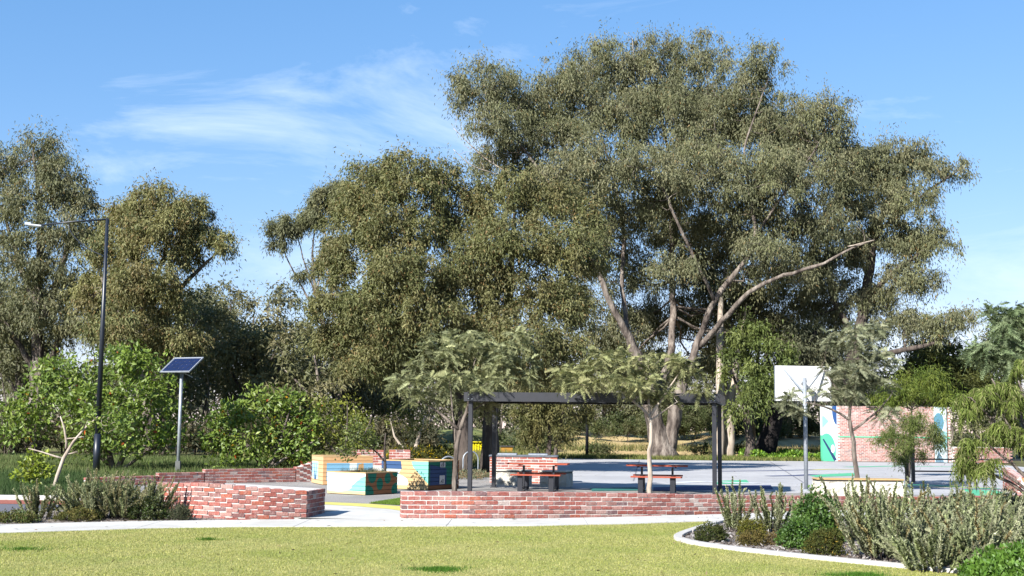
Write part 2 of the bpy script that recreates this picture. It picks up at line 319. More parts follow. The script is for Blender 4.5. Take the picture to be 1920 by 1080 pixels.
# mulch chips lying in the bed
def chips(n, poly, z, name, cols, lo=0.04, hi=0.11):
    p = np.asarray(poly); P_ = rng.uniform(p.min(0), p.max(0), size=(n * 4, 2)); P_ = P_[inside(P_, p)][:n]; m = len(P_)
    d = unit(np.c_[rng.normal(size=(m, 2)), rng.normal(size=m) * 0.25]); nn = unit(np.cross(d, rng.normal(size=(m, 3)) * 0.3 + np.array((0, 0, 1.0)) * 0 + rng.normal(size=(m, 3)) * 0.2))
    nn = unit(np.c_[rng.normal(size=(m, 2)) * 0.35, np.ones(m)]); A = Acc()
    leaf_quads(A, np.c_[P_, np.full(m, z) + rng.uniform(0, 0.02, m)], d, nn, rng.uniform(lo, hi, m), rng.uniform(0.016, 0.04, m), palette(cols, m, 0.15))
    return tag(A.build(name, M['grass']), kind='stuff')
def inside(pts, poly):
    x, y = pts[:, 0], pts[:, 1]; r = np.zeros(len(pts), bool); n = len(poly)
    for i in range(n):
        (x0, y0), (x1, y1) = poly[i], poly[(i + 1) % n]
        c = ((y0 > y) != (y1 > y)); r ^= c & (x < (x1 - x0) * (y - y0) / ((y1 - y0) + 1e-12) + x0)
    return r
def palette(cols, n, jit=0.15):
    c = np.array([lin(*k)[:3] for k in cols]); o = c[rng.integers(0, len(c), n)]
    return np.clip(o * (1 + jit * rng.normal(size=(n, 1))), 0.004, 0.9)
def leaf_quads(A, C, D, N, L_, W_, colr):
    S = unit(np.cross(D, N)); n = len(C); L_ = np.broadcast_to(L_, (n,))[:, None]; W_ = np.broadcast_to(W_, (n,))[:, None]
    v = np.stack([C, C + D * L_ * 0.45 + S * W_ / 2 + N * W_ * 0.12, C + D * L_, C + D * L_ * 0.45 - S * W_ / 2 + N * W_ * 0.12], 1).reshape(-1, 3)
    A.add(v, np.arange(4 * n).reshape(-1, 4), c=np.repeat(colr, 4, 0))
def leaf_tris(A, C, D, N, L_, W_, colr):
    S = unit(np.cross(D, N)); n = len(C); L_ = np.broadcast_to(L_, (n,))[:, None]; W_ = np.broadcast_to(W_, (n,))[:, None]
    v = np.stack([C - S * W_ / 2, C + S * W_ / 2, C + D * L_], 1).reshape(-1, 3)
    A.add(v, t=np.arange(3 * n).reshape(-1, 3), c=np.repeat(colr, 3, 0))
chips(9000, bed_poly[:10] + [(9, 20), (7, 26)], 0.012, 'mulch_chips', [(196, 188, 184), (150, 138, 130), (96, 82, 74), (212, 206, 202)])
chips(1500, [(-9.4, 22.4), (-7.7, 23.32), (-5.4, 24.22), (-6.3, 25.0), (-7.5, 27.8), (-9.5, 25.5)], 0.010, 'mulch_chips', [(176, 168, 160), (120, 108, 100), (86, 74, 66)])

# road with its brick edge on the far left
sheet('road', [(-40, 22.6), (-9.75, 24.4), (-9.3, 26.2), (-9.9, 28.6), (-40, 28.6)], -0.012, M['asphalt'])
M['red_edge'] = speckle('red_brick_edging', [(0.3, lin(140, 76, 62)), (0.6, lin(176, 104, 86)), (0.8, lin(190, 132, 116))], 9, 6, 0.9, 0.4, 30)
sheet('brick_road_edge', [(-40, 28.6), (-9.9, 28.6), (-9.3, 28.9), (-9.5, 30.0), (-40, 30.0)], -0.008, M['red_edge'])
A = Acc(); A.prism([(-40, 30.0), (-9.5, 30.0), (-9.5, 30.16), (-40, 30.16)], -0.02, 0.1); bevel(tag(A.build('road_kerb', M['kerb']), kind='structure'), 0.02, 2)
sheet('grass_verge', [(-40, 30.16), (-9.5, 30.16), (-9.2, 34), (-11.5, 37), (-8.5, 40), (-6.0, 42), (-6.5, 62), (-40, 62)], -0.01, M['meadow'])

# plaza, court and painted ground
sheet('plaza', [(-11.4, 36.4), (-9.3, 32), (-8.4, 28.2), (-7.2, 27), (-3.9, 25.8), (-2.1, 25.25), (1.0, 26.2), (4.3, 27.9), (8, 30.4), (13, 33.6), (16, 37.2), (18, 44), (1.6, 44.5), (-1.2, 46), (-2.5, 50), (-6.0, 43), (-8.4, 40), (-10.2, 38.5)], 0.0, M['aggregate'])
sheet('court', [(1.9, 37.9), (7, 37.1), (14.2, 36.2), (18, 44), (26, 60), (27, 73.4), (18, 74.2), (11.6, 73.4), (2.8, 74.4), (-0.2, 62), (1.6, 52), (1.7, 44)], 0.004, M['court'])
sheet('entry_concrete', [(-4.15, 25.05), (-2.0, 24.9), (-2.0, 27.2), (-2.5, 28.4), (-3.2, 29.3), (-4.3, 30.1), (-5.2, 30.4), (-5.2, 28.0), (-3.6, 27.5)], 0.005, M['concrete'])
M['yellow_line'] = flat('yellow_ground_paint', (226, 216, 112))
sheet('yellow_marking', [(-2.0, 26.9), (-2.6, 28.0), (-3.4, 28.8), (-4.3, 29.4), (-5.2, 29.7), (-5.2, 30.4), (-4.2, 30.2), (-3.2, 29.7), (-2.4, 28.9), (-2.0, 28.2)], 0.009, M['yellow_line'])
sheet('grass_patch', [(-3.25, 29.9), (-2.3, 29.2), (-1.8, 31.9), (-2.7, 32.0)], 0.009, M['lawn'])
cm = {'green': flat('court_green', (92, 196, 150)), 'blue': flat('court_blue', (48, 66, 118)), 'white': flat('court_line', (226, 228, 232)), 'yellow': flat('court_yellow', (214, 204, 110)), 'teal': flat('court_teal', (40, 120, 112))}
def ribbon(pts, w, z, mat, name='court_marking'):
    p = resample(pts, 40)
    for _ in range(6): p[1:-1] = (p[:-2] + 2 * p[1:-1] + p[2:]) / 4
    t = unit(np.gradient(p, axis=0)); nn = np.stack([t[:, 1], -t[:, 0]], 1)
    return sheet(name, list(map(tuple, p + nn * w / 2)) + list(map(tuple, (p - nn * w / 2)[::-1])), z, mat)
sheet('court_marking', [(14.1, 40.25), (14.95, 39.76), (13.85, 35.42), (12.46, 34.64)], 0.010, cm['green'])
ribbon([(13.11, 43.33), (14.18, 42.79), (14.53, 41.75), (15.4, 40.87)], 0.5, 0.0115, cm['green'])
ribbon([(12.5, 41.3), (14.15, 41.67), (15.5, 41.6)], 0.28, 0.013, cm['yellow'])
ribbon([(11.98, 40.13), (13.4, 40.44), (15.44, 40.54)], 0.3, 0.0145, cm['blue'])
ribbon([(13.89, 40.89), (12.46, 34.64)], 0.07, 0.016, cm['white'])
sheet('court_marking', [(11.88, 51.51), (14.52, 54.64), (13.94, 51.52), (11.67, 49.3)], 0.010, cm['green'])
ribbon([(9.96, 49.89), (11.18, 50.76), (12.36, 52.22)], 0.5, 0.0115, cm['blue'])
sheet('court_marking', [(7.19, 44.82), (8.42, 46.02), (7.96, 42.92), (6.68, 42.22)], 0.010, cm['green'])
ribbon([(16.53, 63.19), (19.71, 65.98), (22.73, 65.25)], 0.7, 0.010, cm['green'])
ribbon([(8.68, 54.83), (11.23, 56.26), (13.71, 58.42)], 0.45, 0.010, cm['blue'])
ribbon([(13.71, 58.42), (14.83, 59.5), (15.69, 59.04)], 0.5, 0.0115, cm['yellow'])
sheet('court_marking', [(2.36, 38.38), (3.8, 39.37), (4.0, 37.45), (2.33, 36.8)], 0.010, cm['teal'])
sheet('court_marking', [(4.38, 39.5), (6.32, 41.0), (8.44, 41.86), (7.92, 38.93), (4.12, 37.17)], 0.010, cm['blue'])
ribbon([(5.35, 42.7), (6.64, 44.25), (8.22, 42.98)], 0.6, 0.0125, cm['white'])
M['joint2'] = flat('court_joint', (140, 140, 146))
for x0, y0, x1, y1 in [(4.2, 44, 7.2, 72), (10, 44, 14.5, 72), (1.8, 48, 20, 47), (1.6, 58, 24, 57)]:
    ribbon([(x0, y0), (x1, y1)], 0.05, 0.0085, M['joint2'], 'court_joint')

# banks behind the court
def mound(name, x0, x1, y0, y1, h, mat, seed):
    nx, ny = 70, 26; X, Y = np.meshgrid(np.linspace(x0, x1, nx), np.linspace(y0, y1, ny), indexing='ij')
    u, v = (X - x0) / (x1 - x0), (Y - y0) / (y1 - y0)
    Z = h * np.clip(np.sin(np.pi * np.clip(v * 0.62, 0, 1)), 0, 1) * np.clip(np.minimum(u, 1 - u) * 7, 0, 1) * (0.85 + 0.18 * np.sin(X * 0.33 + seed) + 0.1 * np.sin(X * 0.9 + Y * 0.5 + seed * 2)) - 0.05
    i = np.arange(nx - 1)[:, None] * ny; j = np.arange(ny - 1)[None, :]
    q = np.stack([i + j, i + ny + j, i + ny + j + 1, i + j + 1], -1)
    A = Acc(); A.add(np.stack([X, Y, Z], -1), q); return tag(A.build(name, mat, smooth=True), kind='structure')
mound('sand_bank', 0.5, 34, 84, 125, 1.55, M['sand'], 1.0)
mound('meadow_bank', -46, 4, 82, 130, 1.5, M['meadow'], 2.3)

# ================================================================== BRICKWORK
BL, BH, BD, PITCH, COURSE = 0.227, 0.0738, 0.108, 0.240, 0.0865
brick_meshes = []
for k in range(7):
    A = Acc(); x, y, z = BL / 2, BD / 2, BH / 2; b = 0.007
    j = lambda: rng.normal() * 0.0022
    ring = lambda xx, yy, zz: [(-xx + j(), -yy + j(), zz), (xx + j(), -yy + j(), zz), (xx + j(), yy + j(), zz), (-xx + j(), yy + j(), zz)]
    v = ring(x - b, y - b, -z) + ring(x, y, -z + b) + ring(x, y, z - b) + ring(x - b, y - b, z)
    q = [(3, 2, 1, 0), (12, 13, 14, 15)]
    for r_ in range(3): q += [(4 * r_ + i, 4 * r_ + (i + 1) % 4, 4 * r_ + 4 + (i + 1) % 4, 4 * r_ + 4 + i) for i in range(4)]
    A.add(v, q); o = A.build('brick', M['brick']); brick_meshes.append(o.data); bpy.data.objects.remove(o)

def put_brick(parent, p, rz, sx=1.0):
    o = bpy.data.objects.new('brick', brick_meshes[random.randrange(7)]); col.objects.link(o); o.parent = parent
    o.location = (p[0] + random.gauss(0, .0015), p[1] + random.gauss(0, .0015), p[2] + random.gauss(0, .001)); o.rotation_euler = (random.gauss(0, .006), random.gauss(0, .006), rz + random.gauss(0, .008)); o.scale = (sx, 1, 1); return o

def lay(parent, line, rows_top=1, end=0, floor=-0.03, max_courses=99, odd=0):
    """courses of bricks along a line of (x, y, top); inside lies to the LEFT of travel; courses follow the top"""
    p = np.asarray(line, float); s = np.r_[0, np.cumsum(np.linalg.norm(np.diff(p[:, :2], axis=0), axis=1))]; tot = s[-1]
    nf = max(1, round(tot / PITCH)); pit = tot / nf
    at = lambda q: np.array([np.interp(q, s, p[:, i]) for i in range(3)])
    k = 0
    while k < max_courses:
        off = 0.5 * ((k + odd) % 2); cells = [(i + off) * pit for i in range(nf)]
        spans = [(c, min(c + pit, tot)) for c in cells]
        if off: spans = [(0, off * pit)] + spans
        done = True
        for a, b_ in spans:
            if b_ - a < 0.05: continue
            m = at((a + b_) / 2); z = m[2] - (k + 0.5) * COURSE
            if z < floor: continue
            done = False
            t = unit(at(min(b_, tot))[:2] - at(a)[:2]); nrm = np.array((-t[1], t[0])); rz = math.atan2(t[1], t[0])
            wy = rows_top if k == 0 else (rows_top if end and (a < 0.01) else 1)
            for w in range(wy):
                c = m[:2] + nrm * (BD / 2 + w * 0.118)
                put_brick(parent, (c[0], c[1], z), rz, (b_ - a - 0.016) / BL)
        if done: break
        k += 1

def core(parent, line, depth, inset=0.0075, name='mortar_core', drop=0.008):
    p = resample(line, 40) if len(line) > 2 else np.array(line, float); p[0] += .012 * unit(p[1] - p[0]); p[-1] -= .012 * unit(p[-1] - p[-2]); t = unit(np.gradient(p[:, :2], axis=0)); nn = np.stack([-t[:, 1], t[:, 0]], 1)
    f, b = p[:, :2] + nn * inset, p[:, :2] + nn * (depth - inset); n = len(p); A = Acc(); top = p[:, 2] - drop
    v = np.r_[np.c_[f, np.full(n, -.03)], np.c_[f, top], np.c_[b, top], np.c_[b, np.full(n, -.03)]]
    q = [(r_ * n + i, r_ * n + i + 1, (r_ + 1) * n + i + 1, (r_ + 1) * n + i) for r_ in range(3) for i in range(n - 1)] + [(0, n, 2 * n, 3 * n), (n - 1, 4 * n - 1, 3 * n - 1, 2 * n - 1)]
    A.add(v, q); return A.build(name, M['mortar'], parent)

# raised plinth left of the entry
def smooth_line(pts, n, it=3):
    p = resample(pts, n)
    for _ in range(it): p[1:-1] = (p[:-2] + 2 * p[1:-1] + p[2:]) / 4
    return p
pl = thing('brick_plinth', 'curved low plinth of reclaimed red brick left of the plaza entry', 'brick wall')
front = smooth_line([(-7.55, 27.7, 0.55), (-7.05, 26.3, 0.58), (-6.5, 25.3, 0.64), (-5.95, 24.8, 0.68), (-5.3, 24.68, 0.64), (-4.6, 24.85, 0.58), (-3.93, 25.1, 0.52)], 60)
endf = np.array([(-3.93, 25.1, 0.52), (-3.79, 26.6, 0.50)])
lay(pl, front, rows_top=2); lay(pl, endf, rows_top=2, odd=1)
A = Acc()
ins = []
for q_ in (front, endf):
    t = unit(np.gradient(q_[:, :2], axis=0)); ins.append(np.c_[q_[:, :2] + np.stack([-t[:, 1], t[:, 0]], 1) * 0.0115, q_[:, 2]])
outl = np.r_[ins[0][:-1], [[-3.943, 25.108, 0.52]], ins[1][1:]]
n = len(outl); A.add(np.r_[np.c_[outl[:, :2], np.full(n, -.03)], np.c_[outl[:, :2], outl[:, 2] - .008]], [(i, (i + 1) % n, n + (i + 1) % n, n + i) for i in range(n)])
cen = np.array([-5.6, 26.6, 0.575]); A.add(np.r_[np.c_[outl[:, :2], outl[:, 2] - .008], [cen]], t=[(i, (i + 1) % n, n) for i in range(n)])
A.build('mortar_core', M['mortar'], pl)

# long low wall right of the entry
rw = thing('brick_wall', 'long low reclaimed brick wall in front of the pergola', 'brick wall')
line = smooth_line([(-2.09, 25.02, 0.535), (-0.57, 25.3, 0.53), (1.01, 25.95, 0.50), (2.68, 26.7, 0.46), (4.34, 27.62, 0.40), (6.47, 28.95, 0.33), (9.0, 30.5, 0.25)], 60, 2)
lay(rw, line, rows_top=3, end=1); core(rw, line, 0.345)
rw2 = thing('brick_edging', 'ankle high brick edging behind the big grey green shrubs, beside the court', 'brick wall')
line2 = np.array([(9.02, 30.52, 0.24), (11, 31.85, 0.2), (14.6, 34.3, 0.17)])
lay(rw2, line2, rows_top=3); core(rw2, line2, 0.345)

# stepped wall at the back of the plaza
for lab, ln in [('lowest step of the long back brick wall beside the solar panel post', [(-11.9, 36.4, .25), (-10.32, 37.95, .27)]),
                ('middle step of the long back brick wall behind the plinth', [(-10.31, 37.96, .345), (-9.2, 38.95, .345)]),
                ('highest level stretch of the long back brick wall, ending at a slope', [(-9.19, 38.96, .43), (-6.75, 40.75, .43)]),
                ('short sloping brick wall rising to the big mural planter', [(-6.74, 40.76, .44), (-5.75, 41.45, .80)])]:
    w = thing('back_wall', lab, 'brick wall', group='stepped brick walls behind the plaza'); lay(w, np.array(ln), rows_top=2); core(w, np.array(ln), 0.228)
for lab, ln in [('brick wall top peeping over the tan mural planter', [(-5.3, 43.2, .98), (-4.2, 43.4, .98)]), ('pale brick pier between the two mural planters', [(-4.75 + .8, 42.0, 1.02), (-3.25, 42.05, 1.02)])]:
    w = thing('brick_pier', lab, 'brick wall'); lay(w, np.array(ln), rows_top=2, max_courses=6); core(w, np.array(ln), 0.228)

# side wall on the right with timber slats
sw = thing('side_wall', 'short red brick wall stub right of the court, by the weeping shrub', 'brick wall')
ln = np.array([(15.7, 41.2, .68), (14.75, 37.6, .5)]); lay(sw, ln, rows_top=2); core(sw, ln, 0.24)
ts = thing('slatted_bench', 'sloping timber slat seat against the short brick wall stub', 'bench', (15.3, 37.0, 0))
for k in range(6):
    A = Acc(); A.beam((-0.72 + .05 * k, -.45 + .14 * k, .06 + .085 * k), (1.3, -.3 + .14 * k, .06 + .085 * k), .13, .03); A.build('slat', M['timber'], ts)
for x in (-.45, .4, 1.15):
    A = Acc(); A.beam((x, -.45, -.02), (x, .42, .44), .05, .07); A.build('bearer', M['timber'], ts)

# tall mural wall behind the court: bricks too small to pick apart, joined
mw = thing('mural_wall', 'tall brick wall with a white painted mural end at the far side of the court', 'brick wall', (18.1, 74.9, 0))
A = Acc(); A.box((4.2, 0.2, 1.6), (6.6, .3, 3.2)); A.build('mortar_core', M['mortar'], mw)
A = Acc()
for k in range(37):
    for i in range(28):
        x = 0.92 + (i + .5 + .5 * (k % 2)) * .24
        if x > 7.45: continue
        A.box((x + rng.normal() * .002, .10, (k + .5) * .0865), (.226, .11, .072), col=rng.random())
tag(A.build('brick_face', M['brick_joined'], mw), kind='stuff')
M['mural'] = paint('mural_paint_end', (226, 234, 236), [('ell', .25, .55, .55, 1.05, (96, 204, 164)), ('poly', [(0, 1.25), (.08, 1.3), (.85, .1), (.7, 0)], (44, 70, 110)), ('ell', .62, .72, .12, .24, (236, 240, 240)), ('ell', .9, 3.1, .3, 1.0, (52, 92, 150)), ('poly', [(0, 1.9), (.4, 2.3), (.1, 2.6), (0, 2.6)], (150, 214, 226))])
def uvbox(name, mat, parent, c, s, rz=0, u0=0, v0=0):
    """a board with face coordinates in metres (u along x, v up)"""
    me = bpy.data.meshes.new(name); x, y, z = s[0] / 2, s[1] / 2, s[2] / 2
    vs = [(-x, -y, -z), (x, -y, -z), (x, y, -z), (-x, y, -z), (-x, -y, z), (x, -y, z), (x, y, z), (-x, y, z)]
    me.from_pydata(vs, [], [(0, 3, 2, 1), (4, 5, 6, 7), (0, 1, 5, 4), (1, 2, 6, 5), (2, 3, 7, 6), (3, 0, 4, 7)])
    uv = me.uv_layers.new(name='UVMap')
    for lp in me.loops:
        q = vs[lp.vertex_index]; uv.data[lp.index].uv = (u0 + q[0] + x, v0 + q[2] + z)
    me.materials.append(mat); o = bpy.data.objects.new(name, me); col.objects.link(o); o.parent = parent; o.location = c; o.rotation_euler.z = rz; return o
uvbox('mural_panel', M['mural'], mw, (.45, .16, 1.6), (.9, .32, 3.2), R(8))
A = Acc(); A.box((4.2, .035, 1.42), (6.5, .02, .07)); A.build('painted_stripe', cm['green'], mw)
M['mural2'] = paint('mural_paint_side', (206, 224, 228), [('ell', .25, 2.3, .3, .55, (92, 140, 160)), ('ell', .55, 1.3, .3, .5, (150, 204, 210)), ('poly', [(0, 0), (.5, 0), (.2, .7)], (110, 140, 160))])
uvbox('mural_panel', M['mural2'], mw, (6.9, -.02, 1.6), (.7, .1, 3.2))
A = Acc(); A.box((9.2, .25, .45), (3.4, .3, .9)); A.build('side_wing', M['mortar'], mw)
A = Acc()
for k in range(10):
    for i in range(14): A.box((7.6 + (i + .5 + .5 * (k % 2)) * .24, .10, (k + .5) * .0865), (.226, .1, .072), col=rng.random())
tag(A.build('brick_face', M['brick_joined'], mw), kind='stuff')

# ================================================================== PAINTED TIMBER PLANTERS
TAN, BROWN, GRN, TURQ, WHT, NAVY, SKYB = (206, 172, 126), (172, 114, 72), (34, 132, 104), (132, 208, 192), (222, 234, 232), (52, 84, 128), (130, 182, 212)
def planter(label, corner, ang, side, h, nb, mats):
    """square timber planter; corner = front corner, ang = heading of the right face's base (radians)"""
    root = thing('timber_planter', label, 'planter', (corner[0], corner[1], 0), group='mural painted timber planters')
    e1 = np.array((math.cos(ang), math.sin(ang))); e2 = np.array((-e1[1], e1[0]))      # right face direction, left face direction
    P0 = np.zeros(2); P1 = e1 * side; P2 = (e1 + e2) * side; P3 = e2 * side
    bh = (h - .035) / nb
    for fi, (a, b, mt) in enumerate(((P3, P0, mats[0]), (P0, P1, mats[1]), (P1, P2, mats[2] if len(mats) > 2 else M['timber_uv']), (P2, P3, M['timber_uv']))):
        d = (b - a) / side; nrm = np.array((d[1], -d[0])); rz = math.atan2(d[1], d[0])
        for k in range(nb):
            c = (a + b) / 2 - nrm * .02
            o = uvbox('board', mt, root, (c[0], c[1], bh * (k + .5) + .012), (side - .012, .035, bh - .009), rz, .006, bh * k); o['face'] = fi
            bevel(o, .004)
        c = (a + b) / 2 - nrm * .045; o = uvbox('cap_rail', M['timber_uv'], root, (c[0], c[1], h - .008), (side + .01 if fi % 2 == 0 else side - .19, .1, .03), rz); bevel(o, .004)
    for p in (P0, P1, P2, P3):
        m = (P2 / 2 - p); m = m / np.linalg.norm(m); A = Acc(); A.box((p[0] + m[0] * .09, p[1] + m[1] * .09, (h - .03) / 2), (.07, .07, h - .03), ang); A.build('corner_post', M['timber'], root)
    cc = P2 / 2; A = Acc(); A.box((cc[0], cc[1], (h - .1) / 2), (side - .09, side - .09, h - .1), ang); A.build('soil', M['soil'], root)
    A = Acc(); A.box((cc[0], cc[1], h * .5 - .03), (side - .08, side - .08, h - .12), ang); A.build('liner', M['stone_top'], root)
    return root
M['timber_uv'] = paint('planter_bare_timber', TAN)
m1a = paint('planter_white_turquoise', WHT, [('poly', [(.55, 0), (1.4, 0), (1.4, .5), (1.15, .42)], TURQ), ('poly', [(-.1, 0), (1.4, 0), (1.4, .085), (-.1, .085)], (212, 188, 142)), ('ell', .35, .18, .5, .12, (206, 238, 236))])
m1b = paint('planter_brown_spots', BROWN, [('ell', .27, .50, .17, .21, GRN), ('ell', .58, .26, .13, .16, GRN), ('ell', .90, .40, .13, .14, GRN), ('ell', 1.28, .56, .2, .14, GRN), ('ell', 1.28, .08, .22, .2, GRN), ('ell', .1, .04, .24, .2, GRN)])
p1 = planter('low timber planter, white and turquoise front, brown side with green spots', (-3.72, 33.3), math.atan2(.92, .62), 1.32, .58, 5, (m1a, m1b))
m2a = paint('planter_tan_navy_leaf', (214, 186, 142), [('poly', [(.1, .14), (.9, .14), (.9, .66), (.1, .66)], (178, 222, 236)), ('poly', [(.02, .14), (.12, .4), (.05, .68), (0, .6)], NAVY), ('poly', [(.36, .66), (.42, .12), (.56, .12)], NAVY), ('poly', [(.70, .66), (.52, .12), (.66, .12)], NAVY)])
m2b = paint('planter_tan_blue_band', (212, 168, 120), [('poly', [(.12, .12), (1.6, .12), (1.6, .64), (.12, .64)], SKYB), ('poly', [(.82, .12), (1.05, .12), (1.05, .64), (.82, .64)], WHT), ('poly', [(1.05, .12), (1.3, .12), (1.25, .64), (1.1, .6)], (196, 156, 106)), ('poly', [(1.3, .12), (1.6, .12), (1.5, .5), (1.4, .45)], NAVY)])
planter('tall tan timber planter with blue band and navy leaf shapes', (-5.61, 38.7), math.atan2(.36, .93), 1.55, .86, 7, (m2a, m2b))
m3a = paint('planter_navy_stripe_turquoise', (206, 174, 126), [('poly', [(.0, .56), (.72, .56), (.68, .78), (0, .78)], NAVY), ('poly', [(.0, .44), (.62, .44), (.68, .56), (0, .56)], WHT), ('poly', [(0, .3), (.5, .3), (.62, .44), (0, .44)], NAVY), ('poly', [(1.0, .9), (1.8, .9), (1.8, .12), (1.62, .16), (1.1, .62)], TURQ), ('ell', .42, .18, .52, .24, WHT), ('poly', [(0, 0), (1.8, 0), (1.8, .1), (0, .1)], (210, 180, 130))])
m3b = paint('planter_green_panel', (34, 128, 104), [('poly', [(.1, .1), (.95, .1), (.95, .58), (.1, .7)], (58, 84, 132)), ('poly', [(1.25, 0), (1.8, 0), (1.8, .9), (1.25, .9)], BROWN), ('poly', [(0, 0), (1.8, 0), (1.8, .12), (0, .12)], (140, 92, 58))])
p3 = planter('tall timber planter with navy stripes, turquoise wave and small white signs', (-2.29, 36.2), math.atan2(.9, .52), 1.62, .82, 7, (m3a, m3b))
M['plate'] = paint('sign_print', (232, 232, 234), [('poly', [(.03, .04), (.1, .13), (.12, .05)], (90, 92, 100)), ('poly', [(.14, .03), (.2, .03), (.2, .14), (.14, .14)], (120, 122, 130)), ('poly', [(.03, .02), (.2, .02), (.2, .03), (.03, .03)], (60, 62, 70))])
e1 = unit(np.array((.52, .9))); rz3 = math.atan2(.9, .52)
for u_, v_, w_, h_ in ((.72, .70, .26, .14), (.7, .28, .26, .24), (1.42, .3, .2, .3)):
    c = e1 * u_ + np.array((e1[1], -e1[0])) * .01; uvbox('sign_plate', M['plate'], p3, (c[0], c[1], v_), (w_, .008, h_), rz3)

# ================================================================== PERGOLA
FL = np.array((-1.1, 35.45)); wv = np.array((6.56, -.95)); wl_ = np.linalg.norm(wv); w1 = wv / wl_; dv = np.array((.62, 2.95)); dl = np.linalg.norm(dv); d1 = dv / dl
pg = thing('pergola', 'black steel pergola with flat roof on four posts over the picnic tables', 'pergola', (FL[0], FL[1], 0))
q3 = lambda a, b, z: (*(w1 * a + d1 * b), z)
for a, b in ((0, 0), (wl_, 0), (0, dl), (wl_, dl)):
    A = Acc(); A.box(q3(a, b, 1.24), (.12, .12, 2.48), math.atan2(w1[1], w1[0])); o = A.build('post', M['black_steel'], pg); bevel(o, .012, 2)
    A = Acc(); A.box((0, 0, .012), (.2, .2, .02), math.atan2(w1[1], w1[0])); f = A.build('base_plate', M['black_steel'], o); f.location = q3(a, b, 0)
ov = .16
def channel(a0, b0, a1, b1, inward):
    A = Acc(); p, q = np.array(q3(a0, b0, 0)), np.array(q3(a1, b1, 0)); i3 = np.array((*inward, 0))
    A.beam(p + (0, 0, 2.61), q + (0, 0, 2.61), .012, .25)
    A.beam(p + i3 * .045 + (0, 0, 2.491), q + i3 * .045 + (0, 0, 2.491), .09, .012); A.beam(p + i3 * .045 + (0, 0, 2.729), q + i3 * .045 + (0, 0, 2.729), .09, .012)
    A.build('fascia_channel', M['black_steel'], pg)
channel(-ov, -ov, wl_ + ov, -ov, d1); channel(-ov, dl + ov, wl_ + ov, dl + ov, -d1); channel(-ov, -ov + .014, -ov, dl + ov - .014, w1); channel(wl_ + ov, -ov + .014, wl_ + ov, dl + ov - .014, -w1)
for k in range(1, 6):
    A = Acc(); A.beam(q3(wl_ * k / 6, -ov + .06, 2.585), q3(wl_ * k / 6, dl + ov - .06, 2.585), .06, .14); A.build('rafter', M['black_steel'], pg)
A = Acc(); z_ = 2.668
A.add([q3(-ov + .02, -ov + .02, z_), q3(wl_ + ov - .02, -ov + .02, z_), q3(wl_ + ov - .02, dl + ov - .02, z_), q3(-ov + .02, dl + ov - .02, z_)] + [q3(-ov + .02, -ov + .02, z_ + .03), q3(wl_ + ov - .02, -ov + .02, z_ + .03), q3(wl_ + ov - .02, dl + ov - .02, z_ + .03), q3(-ov + .02, dl + ov - .02, z_ + .03)], [(3, 2, 1, 0), (4, 5, 6, 7), (0, 1, 5, 4), (1, 2, 6, 5), (2, 3, 7, 6), (3, 0, 4, 7)])
A.build('roof_sheet', M['black_steel'], pg)
for a in (.02, wl_ - .02, wl_ * .5):
    for dz in (-.06, .06):
        for s_ in (-.05, .05):
            A = Acc(); A.box(q3(a + s_, -ov - .012, 2.61 + dz), (.024, .014, .024), math.atan2(w1[1], w1[0])); A.build('bolt', M['galv'], pg)

# ================================================================== PICNIC TABLES
def picnic(label, x, y, rz):
    t = thing('picnic_table', label, 'picnic table', (x, y, 0), group='picnic tables under the pergola', rz=rz)
    for k in range(5):
        A = Acc(); A.box((0, -.30 + .15 * k, .752), (1.72, .142, .038)); bevel(A.build('table_slat', M['red_plank'], t), .006)
    for s in (-1, 1):
        A = Acc(); A.box((s * .52, 0, .718), (.06, .62, .03)); A.build('top_bearer', M['black_steel'], t)
        A = Acc(); A.box((s * .43, 0, .36), (.06, .1, .69)); bevel(A.build('table_leg', M['black_steel'], t), .006)
        A = Acc(); A.box((s * .43, 0, .06), (.05, 1.25, .05)); A.build('foot_rail', M['black_steel'], t)
    for b in (-1, 1):
        bn = bpy.data.objects.new('bench_seat', None); col.objects.link(bn); bn.parent = t; bn.location = (0, b * .70, 0)
        for k in range(2):
            A = Acc(); A.box((0, -.075 + .15 * k, .455), (1.42, .142, .036)); bevel(A.build('seat_slat', M['red_plank'], bn), .006)
        for s in (-1, 1):
            A = Acc(); A.box((s * .44, 0, .218), (.14, .1, .434)); bevel(A.build('leg', M['black_steel'], bn), .006)
rt = math.atan2(w1[1], w1[0])
picnic('red slatted picnic table in front of the brick barbecue', .82, 37.0, rt)
picnic('red slatted picnic table behind the slim pale tree trunk', 4.15, 36.45, rt)

# ================================================================== BARBECUE, STONE SEATS, HOOPS
bq = thing('barbecue', 'brick barbecue bench with grey counter top behind the picnic table', 'barbecue', (-.66, 41.6, 0), rz=R(-2))
W_, D_, H_ = 2.18, 1.0, .84
sq = [(0, 0), (W_, 0), (W_, D_), (0, D_)]
for i in range(4):
    a, b = sq[i], sq[(i + 1) % 4]; lay(bq, np.array([(*a, H_), (*b, H_)]), odd=i % 2)
A = Acc(); A.box((W_ / 2, D_ / 2, H_ / 2 - .006), (W_ - .010, D_ - .010, H_ - .01)); A.build('mortar_core', M['mortar'], bq)
A = Acc(); A.box((W_ / 2, D_ / 2, H_ + .022), (W_ + .06, D_ + .06, .045)); bevel(A.build('counter_top', M['bench_steel'], bq), .005)
for x in (.55, 1.55):
    A = Acc(); A.box((x, D_ / 2, H_ + .07), (.62, .52, .05)); o = A.build('hotplate', M['galv'], bq); bevel(o, .01, 2)
    A = Acc(); A.box((x, D_ / 2 + .31, H_ + .075), (.62, .02, .07)); A.build('splash_rim', M['black_steel'], bq)

